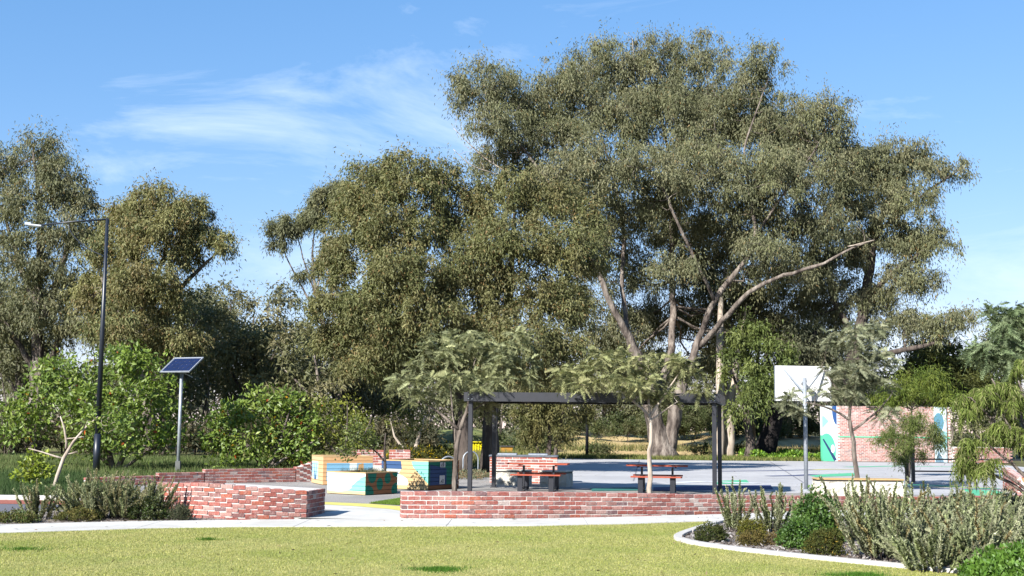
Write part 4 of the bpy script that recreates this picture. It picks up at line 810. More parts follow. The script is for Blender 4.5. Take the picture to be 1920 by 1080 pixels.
# --- slim gum left of the olive tree
tree('gum_tree', 'slim open gum with pale leaning stems left of the olive tree', (-10.98, 84, 0),
     [[(*(-10.98, 84, -0.66), 0.211), (*(-11.2, 84, 2.72), 0.174), (*(-11.4, 84, 5.16), 0.161), (*(-12.18, 84, 7.95), 0.124), (*(-13.02, 84, 10.76), 0.093), (*(-13.28, 84, 13.6), 0.056), (*(-12.82, 84, 16.47), 0.025)],
      [(*(-12.25, 84, 8.02), 0.087), (*(-13.54, 84, 10.23), 0.068), (*(-14.65, 84, 12.16), 0.050), (*(-15.4, 84, 13.76), 0.019)], [(*(-12.71, 84, 9.71), 0.062), (*(-13.7, 84, 12.17), 0.050), (*(-14.37, 84, 14.66), 0.019)], [(*(-12.94, 84, 10.41), 0.062), (*(-12.11, 84, 13.62), 0.043), (*(-11.4, 84, 16.49), 0.019)]],
     [(-14.9, 84, 14.66, 1.33, 0.77), (-15.5, 84, 13.58, 0.63, 0.32), (-13.5, 84, 15.32, 1.19, 0.7), (-12.29, 84, 16.3, 1.4, 0.91), (-11.41, 84, 16.85, 1.26, 0.84), (-14.1, 84, 11.46, 0.42, 0.35), (-11.85, 84, 13.26, 0.84, 0.84), (-13.06, 84, 12.18, 0.35, 0.32)],
     .5, 190, .22, .065, GUM, M['bark_gum'], G_BIG, dens=1.0, droop=.5, wood_tw=.014, low=-.4, sticks=22)
# --- tall gums on the left
tree('gum_tree', 'tallest gum on the far left rising behind the street lamp', (-28.14, 76, 0),
     [[(*(-28.13, 76, -0.61), .5), (*(-28.11, 76, 2.76), .4), (*(-28.08, 76, 5.92), .34), (*(-28.3, 76, 9.1), .28), (*(-28.21, 76, 12.31), .2), (*(-28.56, 76, 15.54), .12), (*(-29.02, 76, 18.15), .05)],
      [(*(-28.21, 76, 7.18), .24), (*(-27.09, 76, 10.39), .18), (*(-26.43, 76, 13.3), .11), (*(-26.4, 76, 15.89), .05)], [(*(-28.21, 76, 8.46), .2), (*(-29.71, 76, 11.65), .14), (*(-30.66, 76, 14.55), .07)], [(*(-28.17, 76, 4.02), .2), (*(-26.55, 75, 6.5), .14), (*(-25.11, 75, 9.03), .07)], [(*(-28.21, 76, 4.65), .2), (*(-29.4, 75, 7.1), .14), (*(-31.07, 75, 8.97), .07)]],
     [(-29.01, 76, 17.99, 1.39, 1.08), (-27.24, 76, 16.7, 1.39, 1.01), (-31.02, 77, 17.02, 1.41, 1.28), (-28.55, 75, 15.04, 2.0, 1.38), (-26.36, 76, 15.08, 1.46, 1.27), (-31.11, 76, 13.89, 1.9, 1.58), (-27.18, 75, 12.81, 2.19, 1.38), (-25.79, 77, 13.13, 1.16, 1.28), (-29.3, 75, 11.2, 2.19, 1.44), (-26.76, 76, 10.07, 2.22, 1.39), (-31.15, 76, 8.75, 1.9, 1.39), (-28.18, 75, 7.74, 2.31, 1.25), (-25.68, 76, 7.53, 1.9, 1.14), (-33.29, 77, 16.67, 1.93, 1.93), (-33.65, 77, 11.74, 2.25, 2.25)],
     .62, 160, .20, .066, GUM, M['bark_gum'], G_BIG, dens=.76, droop=.7, sticks=60, wood_tw=.02, rmax=.12, tip=RUST, tipf=.03)
tree('gum_tree', 'round crowned brownish gum left of the sky gap, behind the solar panel', (-20.12, 72, 0),
     [[(*(-20.05, 72, -0.42), .42), (*(-20.24, 72, 2.78), .34), (*(-20.59, 72, 5.46), .3), (*(-21.0, 72, 8.17), .24), (*(-21.32, 72, 10.59), .15), (*(-20.96, 72, 13.04), .06)],
      [(*(-20.68, 72, 6.06), .22), (*(-19.56, 72, 8.18), .17), (*(-18.56, 72, 9.71), .13), (*(-17.39, 72, 10.79), .08), (*(-16.52, 72, 11.71), .03)], [(*(-20.93, 72, 7.87), .18), (*(-19.96, 72, 10.61), .12), (*(-19.15, 72, 13.06), .05)], [(*(-20.51, 72, 4.86), .2), (*(-21.78, 71, 7.47), .14), (*(-22.93, 71, 9.85), .07)], [(*(-20.41, 72, 3.97), .18), (*(-18.6, 71, 5.72), .12), (*(-17.48, 71, 7.52), .05)]],
     [(-20.64, 72, 14.12, 1.74, 0.9), (-18.71, 72, 13.52, 1.62, 0.96), (-16.92, 72, 12.01, 1.26, 0.72), (-22.33, 73, 13.18, 1.4, 1.16), (-17.86, 73, 12.92, 1.09, 0.73), (-20.04, 71, 11.98, 2.19, 1.18), (-22.7, 72, 11.19, 1.62, 1.32), (-18.77, 72, 11.23, 1.2, 0.78), (-20.25, 70, 9.47, 2.04, 1.28), (-23.2, 72, 8.75, 1.68, 1.32), (-19.0, 71, 8.25, 1.42, 1.06), (-21.01, 70, 6.81, 2.16, 1.11), (-18.33, 71, 6.32, 1.48, 0.89)],
     .53, 170, .19, .067, [(136, 136, 88), (144, 142, 92), (126, 130, 86), (134, 126, 82)], M['bark_gum'], G_BIG, dens=.8, droop=.6, sticks=60, wood_tw=.017, rmax=.1, tip=RUST, tipf=.07)
# --- trees right of the pergola
tree('young_gum_tree', 'green young tree with crooked dark stem by the right pergola post', (14.16, 76.44, 0),
     [[(*(14.23, 77, -0.14), .34), (*(14.31, 77, 1.31), .26), (*(14.13, 77, 2.58), .2), (*(14.53, 77, 4.5), .15), (*(14.97, 77, 6.42), .08), (*(14.82, 77, 8.03), .03)], [(*(14.19, 77, 2.42), .14), (*(13.66, 77, 3.85), .1), (*(13.26, 77, 5.44), .04)]],
     [(13.99, 76, 6.99, 1.39, 0.95), (15.25, 76, 6.21, 1.39, 0.95), (13.81, 76, 5.09, 1.39, 1.01), (15.23, 76, 4.31, 1.27, 0.89), (13.93, 75, 3.34, 1.06, 0.69), (13.36, 77, 6.41, 0.9, 0.9)],
     .6, 170, .25, .09, [(108, 122, 62), (118, 128, 68), (98, 112, 58)], M['bark_dark'], 'young trees around the court', dens=.5, droop=.5, sticks=14)
tree('charred_tree', 'leaning tree with a charred black forked trunk beyond the court', (15.56, 79.57, 0),
     [[(*(15.25, 79, -0.12), .75), (*(15.66, 79, 0.73), .62), (*(16.03, 79, 1.97), .50), (*(16.4, 79, 2.95), .44), (*(16.98, 79, 4.59), .34), (*(17.82, 79, 6.24), .24), (*(18.84, 79, 7.9), .12)], [(*(15.88, 79, -0.05), .32), (*(16.05, 79, 1.15), .34), (*(16.2, 79, 2.29), .34)], [(*(16.81, 79, 4.26), .2), (*(15.84, 79, 5.89), .14), (*(15.73, 80, 7.61), .05)]],
     [(18.06, 80, 6.96, 1.67, 1.2), (19.55, 80, 6.31, 1.53, 1.07), (18.46, 79, 4.93, 1.45, 0.86), (20.02, 80, 4.32, 1.33, 0.8), (17.36, 80, 4.63, 1.0, 0.67)],
     .7, 170, .27, .085, GUM_DARK, M['bark_char'], 'trees beyond the court', dens=.9, droop=.5)
for lab, px_pts, lb in [('pale straight trunked tree just left of the right pergola posts', [(*(13.0, 80, -0.17), .34), (*(12.98, 80, 1.93), .29), (*(13.07, 80, 4.58), .27), (*(13.02, 80, 7.25), .24), (*(13.3, 81, 10.03), .15), (*(13.59, 81, 12.09), .06)], [(13.57, 83, 10.93, 1.73, 1.38), (14.78, 83, 9.72, 1.38, 1.18), (12.67, 84, 9.27, 1.19, 1.05)]),
                        ('pale thick trunked tree between the pergola and the crooked young tree', [(*(13.71, 80.5, -0.17), .46), (*(13.66, 80.5, 1.28), .37), (*(13.64, 80.5, 2.94), .33), (*(14.01, 81, 5.3), .26), (*(14.82, 82, 8.08), .15), (*(15.11, 82, 9.81), .06)], [(15.49, 84, 10.36, 1.61, 1.19), (16.52, 84, 8.6, 1.4, 1.05)])]:
    tree('pale_trunk_tree', lab, (px_pts[0][0], px_pts[0][1], 0), [px_pts], lb, .8, 170, .28, .085, GUM_DARK, M['bark_pale'], 'trees beyond the court', dens=.8, droop=.5)

# --- belt of bush: individual trees, dark and crowded
belt = [(-24, 88, 11.5), (-27.5, 96, 12), (-31, 84, 10.5), (-35, 92, 12), (-21, 94, 11), (-17.5, 86, 9.6), (-14.6, 92, 10.4), (-11.8, 86, 8.6), (-9.4, 94, 9.6), (-19, 102, 12), (-13, 103, 11.2), (-25, 106, 13), (-6.8, 90, 7.6), (-38, 100, 13), (-4.2, 97, 8.0), (-30, 78, 9.0), (-15.4, 78, 7.2), (-10.2, 76, 6.4), (-20.2, 75, 7.6), (3.0, 104, 9.0), (8.4, 112, 10.5), (13.2, 106, 9.0), (17.8, 112, 10.0), (22.6, 104, 9.4), (27.5, 100, 9.6), (32.0, 96, 9.6), (36.5, 92, 10.0), (-2.0, 108, 10.0)]
words = ['behind the leafy tree with the street lamp', 'deep in the bush on the left', 'at the bush edge by the road', 'far back on the left', 'behind the solar panel', 'right of the solar panel post', 'behind the second leafy tree', 'with forked stems above the brick wall', 'under the slim open gum', 'filling the sky gap low down', 'dark against the sky gap', 'behind the round brownish gum', 'behind the mural planters', 'behind the tallest gum', 'left of the dark barbecue trunk', 'low, behind the bare pale sapling', 'low, behind the solar panel pole', 'low, behind the sprawling leafy tree', 'low, behind the lamp', 'far behind the barbecue', 'far behind the giant gum', 'far beyond the sandy bank', 'far behind the young green tree', 'far behind the basketball board', 'behind the mural wall', 'right of the mural wall, behind the wattles', 'behind the blue green feathery tree', 'far behind the thick dark trunk']
for k, (x, y, h) in enumerate(belt):
    h *= 1.1 if x < -8 else 1.0
    lean = rng.normal() * .6; f = h * .42; limbs = [[(x, y, -.1, .26), (x + lean * .3, y, f * .6, .20), (x + lean * .7, y, f * 1.2, .15), (x + lean, y, h * .85, .05)]]
    for s in (-1, 1):
        limbs.append([(x + lean * .4, y, f * .8, .12), (x + lean * .6 + s * 1.2, y + rng.normal() * .6, f * 1.35, .09), (x + lean + s * 1.9, y + rng.normal(), h * .74, .03)])
    lobes = [(x + lean + rng.normal() * 1.5, y + rng.normal() * 1.2, h * q, rng.uniform(1.3, 2.0), rng.uniform(.9, 1.3)) for q in (.88, .78, .7, .6, .52, .44, .36)]
    tree('bush_tree', 'grey green bush tree with dark stems, ' + words[k], (x, y, 0), limbs, lobes, .7, 62, .31, .12, [(124, 124, 86), (134, 132, 94), (114, 116, 80), (140, 134, 98)] if k % 3 else GUM, M['bark_dark'] if k % 3 == 1 else M['bark_gum'], 'trees of the dark bush belt', sticks=9, dens=.56, droop=.35, sides=6, wood_tw=.02, rmax=.08)
tree('thicket_tree', 'low olive thicket tree with several dark stems seen under the pergola roof', (2.12, 72, 0),
     [[(*(2.12, 72, -0.13), .16), (*(2.17, 72, 1.23), .13), (*(1.92, 72, 3.01), .1), (*(1.55, 72, 4.79), .04)], [(*(2.48, 72, -0.13), .12), (*(2.77, 72, 1.83), .1), (*(3.11, 72, 3.62), .04)], [(*(1.65, 72, -0.13), .1), (*(1.27, 72, 1.81), .07), (*(0.81, 72, 3.29), .03)]],
     [(1.26, 72, 3.3, 1.2, 0.78), (2.76, 72, 3.46, 1.26, 0.78), (3.81, 72, 2.73, 0.78, 0.6), (0.82, 72, 2.25, 0.9, 0.54), (2.17, 72, 2.12, 1.08, 0.6), (1.28, 72, 1.22, 0.72, 0.36), (3.22, 72, 1.39, 0.6, 0.36)], .5, 170, .2, .065, [(118, 116, 70), (128, 122, 76), (106, 108, 64)], M['bark_dark'], 'trees beyond the court', dens=.7, droop=.35, sides=7)
under = [(-33, 70), (-30.4, 72), (-27.6, 70.5), (-25.2, 72.5), (-22.6, 70), (-20.4, 73), (-18, 69.5), (-15.8, 72), (-13.4, 69), (-11.2, 71.5), (-9, 70), (-6.8, 73), (-4.9, 70.5), (-29, 76), (-23.6, 77), (-17, 78), (-12, 78), (-7.6, 79), (-35.5, 73), (-5.6, 80)]
for k, (x, y) in enumerate(under):
    s_ = rng.uniform(1.5, 2.5); lob = [(x + rng.normal() * .9, y + rng.normal() * .6, s_ * rng.uniform(.25, .8), .95, .65) for _ in range(5)]
    tree('understorey_shrub', 'dull brown green scrub at the foot of the dark bush belt', (x, y, 0), [[(x, y, -.05, .06), (x, y, s_ * .5, .04), (x + .2, y, s_, .02)], [(x + .1, y, -.05, .05), (x + .5, y, s_ * .6, .03), (x + .9, y, s_ * .9, .015)]], lob, .45, 66, .21, .08, [(88, 88, 62), (100, 94, 68), (80, 84, 58), (108, 100, 74)], M['bark_dark'], 'scrub under the bush belt', cat='shrub', dens=.55, droop=.1, sides=5)
# bare thin stems crowding the bush
for k in range(26):
    x = rng.uniform(-36, -3); y = rng.uniform(72, 96); h = rng.uniform(3.5, 7); l = rng.normal() * .9
    o = thing('bare_sapling', 'thin bare sapling stem among the dark bush belt', 'sapling', (x, y, 0), 'bare sapling stems in the bush')
    q = limb_pts([(0, 0, -.05, .09), (l * .3, 0, h * .4, .07), (l, rng.normal() * .3, h, .02)]); A = Acc(); A.tube(q[:, :3], q[:, 3], 5, True, .08); A.build('stem', M['bark_dark'] if k % 3 else M['bark_gum'], o, True)
    A = Acc()
    for j in range(4):
        s = q[int(len(q) * rng.uniform(.4, .9)), :3]; A.tube(curve(s, s + np.array((rng.normal() * .9, rng.normal() * .5, rng.uniform(.5, 1.5))), 4, -.05, .06), [.03, .022, .015, .006], 4)
    tag(A.build('twigs', M['bark_gum'], o, True), kind='stuff')
# far wood closing the horizon: reads as one mass
F_ = Acc()
xs = rng.uniform(-80, 80, 1500); top = np.where(xs < -2, 10.0, np.where(xs < 34, 8.6, 8.6)) * (.75 + .25 * np.sin(xs * .7) * np.sin(xs * .23 + 1)) ; ys = rng.uniform(128, 142, 1500)
foliage(F_, np.c_[xs, ys, top * rng.uniform(.05, 1, 1500)], 1.3, 54, .45, .18, GUM_DARK + [(120, 120, 82)], .3, .8); tag(F_.build('far_wood', M['leaf']), kind='stuff')
W2 = Acc()
for k in range(120):
    x = rng.uniform(-75, 75); y = rng.uniform(126, 140); h = rng.uniform(3.5, 7); W2.tube([(x, y, -.1), (x + rng.normal() * .3, y, h * .5), (x + rng.normal() * .8, y, h)], [.16, .12, .05], 5)
tag(W2.build('far_wood_stems', M['bark_gum']), kind='stuff')
# shrubs on the banks, countable
bank = [(6.5, 98, 1.3), (9.2, 101, 1.8), (12.6, 104, 2.2), (15.2, 106, 2.6), (17.6, 103, 2.2), (19.8, 99, 2.0), (3.4, 99, 1.8), (21.5, 108, 2.6), (5.2, 106, 2.0), (24, 104, 2.4), (10.8, 112, 2.6), (14.8, 82, .75), (2.2, 79, 1.0), (5.6, 80, .7), (12.2, 82.5, .9), (-1.0, 92, 1.2), (0.9, 84, 1.5), (1.6, 88, 1.7)]
for k, (x, y, s) in enumerate(bank):
    lob = [(x + rng.normal() * s * .4, y + rng.normal() * .3, s * .45 + (1.0 if y > 95 else .0), s * .62, s * .45) for _ in range(3)]
    tree('bank_shrub', 'rounded grey green shrub on the sandy bank beyond the court', (x, y, 0), [[(x, y, -.1, .06), (x, y, s * .5, .03), (x, y, s * .8, .02)]], lob, .42, 85, .17, .07, [(96, 104, 62), (84, 96, 56), (108, 110, 74)], M['bark_dark'], 'shrubs on the sandy bank', cat='shrub', dens=.55, droop=-.1, sides=5)
tag(bpy.data.objects[bpy.data.objects.find('bank_shrub')])
# small trees right of the court
tree('green_wattle', 'rounded dark green wattle tree behind the mural wall', (27.6, 84, 0), [[(27.6, 84, -.1, .2), (27.4, 84, 2, .14), (27.5, 84, 4.5, .05)]], [(27.7, 84, 6.26, 1.96, 1.26), (29.44, 84, 5.93, 1.75, 1.26), (26.61, 84, 4.86, 1.75, 1.19), (28.35, 83, 4.15, 2.08, 1.25), (30.81, 84, 4.9, 1.75, 1.4), (25.55, 84, 3.97, 1.4, 0.84)], .7, 150, .26, .09, [(92, 100, 48), (104, 108, 54), (84, 92, 46)], M['bark_dark'], 'small trees right of the court', dens=.9, droop=.2)
tree('green_wattle', 'yellow green wattle shrub in front of the mural wall', (15.4, 50, 0), [[(15.4, 50, -.05, .08), (15.5, 50, 1.2, .06), (15.6, 50, 2.6, .03)]], [(15.84, 50, 3.51, 1.04, 0.5), (14.68, 50, 2.94, 0.83, 0.35), (16.87, 50, 3.21, 0.83, 0.5), (15.21, 50, 3.2, 0.83, 0.42)], .36, 200, .15, .03, [(104, 122, 44), (116, 128, 50), (92, 110, 42)], M['bark_dark'], 'small trees right of the court', dens=.62, droop=.5, sticks=10)
tree('green_wattle', 'fine leaved green wattle beside the tall fence post', (13.55, 44.0, 0), [[(13.55, 44, -.05, .06), (13.5, 44, .7, .045), (13.3, 44, 1.5, .02)], [(13.5, 44, .6, .04), (13.1, 43.9, 1.1, .025), (12.7, 43.9, 1.3, .01)]], [(13.35, 44, 1.67, 0.73, 0.37), (12.89, 43.8, 1.39, 0.47, 0.26), (14.0, 44, 1.95, 0.62, 0.37), (14.54, 44, 1.59, 0.44, 0.33), (13.43, 43.7, 1.13, 0.62, 0.25)], .26, 150, .13, .022, [(112, 124, 62), (122, 130, 76), (98, 112, 54)], M['bark_dark'], 'small trees right of the court', dens=.5, droop=.5, sticks=10, wood_tw=.007)

# ================================================================== LEAFY TREES ON THE LEFT
FIC = [(122, 143, 60), (133, 155, 66), (105, 129, 55), (143, 160, 76), (111, 133, 59)]
G_FIC = 'broad leaved trees along the back wall'
def leafy(name, label, base, limbs, lobes, rc=.30, per=19, L_=.2, W_=.10, cols=FIC, dens=1.0, tip=None, tipf=0.0, group=G_FIC, bark='bark_gum', droop=.0, low=-.7):
    return tree(name, label, base, limbs, lobes, rc, per, L_, W_, cols, M[bark], group, dens=dens, droop=droop, wood_tw=.012, rmax=.05, quad=True, leafm='leaf_gloss', up=.45, sides=7, tip=tip, tipf=tipf, low=low, shell=.2, fill=.3)
ORANGE = [(186, 88, 40), (196, 150, 40)]
b = (-14.92, 48.6, -0.03)[:2]
leafy('broad_leaved_tree', 'large bright green broad leaved tree around the street lamp pole', (b[0], b[1], 0),
      [[(b[0], b[1], -.05, .13), (b[0] - .1, b[1], .6, .11), (b[0] - .5, b[1], 1.6, .08), (b[0] - .8, b[1], 3.0, .03)], [(b[0] + .1, b[1], -.05, .11), (b[0] + .5, b[1], .7, .09), (b[0] + 1.2, b[1], 1.7, .06), (b[0] + 1.6, b[1], 2.9, .02)], [(b[0], b[1], .1, .09), (b[0] - 1.1, b[1] - .2, 1.0, .07), (b[0] - 2.4, b[1] - .3, 1.9, .03)], [(b[0] + .2, b[1], .0, .08), (b[0] + 1.3, b[1] - .2, .7, .05), (b[0] + 2.2, b[1] - .2, 1.2, .02)]],
      [(-16.9, 49.1, 3.41, 1.23, 0.86), (-15.33, 49.6, 3.69, 1.16, 0.74), (-13.96, 49.1, 3.89, 0.74, 0.57), (-18.09, 48.6, 2.21, 1.09, 0.89), (-15.94, 47.6, 2.22, 1.27, 0.87), (-14.37, 47.6, 2.44, 1.11, 0.87), (-13.27, 48.6, 2.66, 0.85, 0.89), (-13.83, 47.6, 1.26, 1.19, 0.71), (-12.81, 48.6, 1.27, 0.69, 0.53), (-15.29, 47.6, 1.05, 0.99, 0.52), (-18.66, 48.6, 1.61, 0.81, 0.53), (-15.47, 49.6, 4.41, 0.5, 0.25), (-14.34, 48.6, 4.17, 0.53, 0.24)], dens=.66, tip=ORANGE, tipf=.006)
b = (-9.31, 49.42)
leafy('broad_leaved_tree', 'sprawling bright green broad leaved tree behind the back brick wall', (b[0], b[1], 0),
      [[(b[0], b[1], -.05, .1), (b[0] - .3, b[1], .5, .08), (b[0] - 1.1, b[1], 1.3, .05), (b[0] - 1.6, b[1], 2.2, .02)], [(b[0] + .05, b[1], -.05, .1), (b[0] + .4, b[1], .7, .07), (b[0] + .6, b[1], 1.6, .05), (b[0] + .9, b[1], 2.6, .02)], [(b[0], b[1], .0, .07), (b[0] + 1.0, b[1], .7, .05), (b[0] + 2.0, b[1], 1.3, .02)]],
      [(-10.61, 49.5, 2.0, 0.95, 0.54), (-11.42, 49.5, 1.48, 0.7, 0.49), (-9.49, 50, 2.42, 0.88, 0.54), (-8.46, 50, 2.54, 0.75, 0.46), (-9.97, 49, 0.99, 0.9, 0.53), (-8.75, 49.5, 1.5, 0.91, 0.66), (-7.81, 50, 1.72, 0.62, 0.62), (-8.12, 49.5, 0.7, 0.74, 0.45), (-10.45, 49, 0.44, 0.49, 0.33), (-11.4, 49.5, 0.91, 0.45, 0.33)], dens=.7, tip=ORANGE, tipf=.02)
b = (-6.4, 50.29)
leafy('broad_leaved_tree', 'yellow green small leaved tree behind the tan mural planter', (b[0], b[1], 0),
      [[(b[0], b[1], -.05, .08), (b[0] - .1, b[1], .9, .06), (b[0] + .1, b[1], 1.9, .04), (b[0], b[1], 2.6, .015)], [(b[0], b[1], .3, .06), (b[0] - .9, b[1], 1.2, .04), (b[0] - 1.3, b[1], 1.9, .015)], [(b[0], b[1], .6, .05), (b[0] + .8, b[1], 1.5, .03), (b[0] + 1.0, b[1], 2.2, .012)]],
      [(-7.46, 51, 2.35, 0.59, 0.51), (-6.5, 51, 2.15, 0.72, 0.51), (-5.86, 51, 1.74, 0.64, 0.55), (-7.05, 50.5, 1.41, 0.76, 0.51), (-6.1, 50.5, 1.11, 0.72, 0.51), (-7.53, 51, 0.99, 0.51, 0.38)], cols=[(120, 128, 48), (134, 140, 54), (104, 116, 44), (142, 146, 66)], L_=.15, W_=.07, per=20, dens=.9)
b = (-4.28, 56.27)
leafy('broad_leaved_tree', 'thin leaved tree with a twisted pale trunk behind the navy striped planter', (b[0], b[1], 0),
      [[(b[0], b[1], -.05, .14), (b[0] + .15, b[1], .5, .12), (b[0] + .05, b[1], 1.0, .1), (b[0] + .4, b[1], 1.5, .07), (b[0] + .5, b[1], 2.3, .03)], [(b[0], b[1], .4, .09), (b[0] - .5, b[1], .9, .07), (b[0] - .9, b[1], 1.4, .04), (b[0] - 1.0, b[1], 2.1, .015)]],
      [(-4.45, 53, 2.3, 0.57, 0.4), (-3.46, 53, 2.42, 0.62, 0.44), (-3.89, 53, 1.76, 0.66, 0.35), (-4.88, 53, 1.75, 0.4, 0.31)], cols=[(126, 130, 54), (138, 142, 64), (112, 120, 48)], L_=.15, W_=.06, per=16, dens=.6, bark='bark_pale')
b = (-3.32, 34.25)
leafy('planter_tree', 'small dark stemmed tree growing in the low spotted planter', (*b, .46),
      [[(b[0], b[1], .45, .045), (b[0] + .02, b[1], .8, .04), (b[0] - .05, b[1], 1.15, .03), (b[0], b[1], 1.6, .012)], [(b[0], b[1], .85, .03), (b[0] - .3, b[1], 1.15, .02), (b[0] - .45, b[1], 1.3, .01)]],
      [(-4.09, 34.2, 1.55, 0.37, 0.28), (-4.34, 34.2, 1.12, 0.31, 0.2), (-3.75, 34.2, 1.27, 0.28, 0.23), (-4.01, 34.3, 1.83, 0.23, 0.14)], rc=.14, per=14, L_=.09, W_=.05, cols=[(112, 124, 60), (128, 136, 72), (96, 110, 52)], group=None, bark='bark_dark', dens=.75)
b = (-12.0, 34.0)
leafy('pale_sapling', 'sparse sapling with pale bare branches beside the grey green shrubs', (b[0], b[1], 0),
      [[(b[0], b[1], -.05, .055), (b[0] + .1, b[1], .55, .05), (b[0] + .32, b[1], 1.15, .045), (b[0] + .62, b[1], 1.6, .03), (b[0] + 1.1, b[1], 1.95, .015)], [(b[0] + .3, b[1], 1.1, .035), (b[0] + .25, b[1], 1.6, .028), (b[0] + .1, b[1], 1.95, .016)], [(b[0] + .2, b[1], .85, .028), (b[0] - .3, b[1], 1.0, .02), (b[0] - .7, b[1], 1.1, .01)], [(b[0] + .28, b[1], .95, .024), (b[0] + .6, b[1], 1.02, .014)], [(b[0] + .25, b[1], 1.35, .02), (b[0] + .75, b[1], 1.42, .012)]],
      [(-10.6, 34, 1.83, 0.57, 0.2), (-11.17, 34, 2.08, 0.26, 0.11), (-10.24, 34, 1.69, 0.31, 0.17)], rc=.2, per=14, L_=.15, W_=.08, group=None, bark='bark_pale', dens=.55)
leafy('lime_shrub', 'lime green leafy shrub at the foot of the pale sapling', (-13.0, 35.0, 0), [[(-13, 35, -.02, .03), (-13, 35, .4, .02), (-12.9, 35, .7, .01)]], [(-12.73, 35, 0.52, 0.47, 0.23), (-13.08, 35, 0.37, 0.26, 0.15), (-13.03, 35, 0.73, 0.23, 0.12)], rc=.16, per=14, L_=.13, W_=.07, cols=[(136, 152, 44), (150, 162, 54), (120, 138, 40)], group=None, dens=.7)

# ================================================================== FEATHERY TREES
def fronds(A, C, D, L_, W_, npairs, cols, bend=.35):
    N_ = len(C); up = np.array((0, 0, 1.0)); S = unit(np.cross(D, up) + 1e-4); U = unit(np.cross(S, D)); ro = rng.normal(size=(N_, 1)) * .75; S, U = S * np.cos(ro) + U * np.sin(ro), U * np.cos(ro) - S * np.sin(ro); L_ = L_[:, None]; pal = palette(cols, N_, .2)
    for j in range(npairs):
        t = .12 + .88 * (j + .5) / npairs; p = C + D * L_ * t; p[:, 2] -= bend * t * t * L_[:, 0]
        for s in (-1, 1):
            ld = unit(S * s + D * .55 + U * rng.normal(size=(N_, 1)) * .25 + np.array((0, 0, -.15))); w = W_ * (.35 + .65 * math.sin(math.pi * min(.98, t * .85 + .12)))
            leaf_tris(A, p, ld, unit(U + S * s * .3 + rng.normal(size=(N_, 3)) * .15), np.full(N_, w) * rng.uniform(.85, 1.15, N_), .34 * L_[:, 0] / npairs * 2.6, pal * (1 + .12 * rng.normal(size=(N_, 1))))
def feathery(label, limbs, lobes, cols, bark, n_per=14, rc=.3, dens=1.0, L_=.34, W_=.085, pairs=12, group='young feathery leaved trees on the plaza', name='feathery_tree'):
    b0 = np.array(limbs[0][0][:3]); b0[2] = 0; root = thing(name, label, 'tree', tuple(b0), group); T = Acc(); ls = []
    for l in limbs:
        q = limb_pts(l, .25); ls.append(q); T.tube(q[:, :3] - b0, q[:, 3], 9, True, .05)
    T.build('trunk', bark, root, True); cl = clumps_of(lobes, rc, dens * 1.25, -.8, .35, False); Wd = Acc(); ramify(Wd, ls, cl, .007, 4, .03); Wd.v = [v - b0 for v in Wd.v]; tag(Wd.build('branches', bark, root, True), kind='stuff')
    c = np.repeat(cl - b0, n_per, 0); d = rdir(len(c)); d[:, 2] = d[:, 2] * .55 + .08; d = unit(d); A = Acc()
    fronds(A, c + rng.normal(size=c.shape) * .05, d, L_ * rng.uniform(.7, 1.25, len(c)), W_, pairs, cols); A.build('crown', M['leaf_soft'], root)
FEA = [(160, 165, 124), (170, 174, 132), (147, 153, 112), (174, 176, 130), (160, 163, 118)]
x, y = -1.53, 35.9
feathery('feathery leaved tree beside the left pergola posts', [[(x, y, -.05, .08), (x - .02, y, .6, .066), (x + .05, y, 1.2, .06), (x + .12, y, 1.75, .055)], [(x + .12, y, 1.7, .06), (x + .3, y, 2.2, .05), (x + .42, y, 2.8, .035), (x + .5, y, 3.6, .015)], [(x + .1, y, 1.7, .05), (x - .5, y, 2.2, .035), (x - 1.1, y + .1, 2.6, .015)], [(x + .3, y, 2.15, .03), (x + .9, y - .2, 2.5, .012)], [(x + .35, y, 2.4, .03), (x + .2, y + .5, 3.2, .012)]],
         [(-1.93, 36, 3.87, 0.75, 0.45), (-1.04, 36.3, 4.05, 0.91, 0.45), (-0.2, 36, 3.59, 0.54, 0.45), (-2.65, 35.8, 3.18, 0.6, 0.39), (-1.6, 35.6, 3.11, 0.83, 0.39), (-0.56, 35.5, 2.97, 0.65, 0.35), (-2.51, 36, 2.59, 0.54, 0.33), (0.17, 36.6, 4.23, 0.52, 0.34), (-1.02, 36.2, 2.39, 0.6, 0.27), (-3.19, 36, 2.88, 0.36, 0.27), (0.4, 36.4, 3.46, 0.46, 0.36), (-1.65, 36.4, 4.2, 0.61, 0.24)], FEA, M['bark_gum'], dens=.58)
x, y = 3.70, 34.15
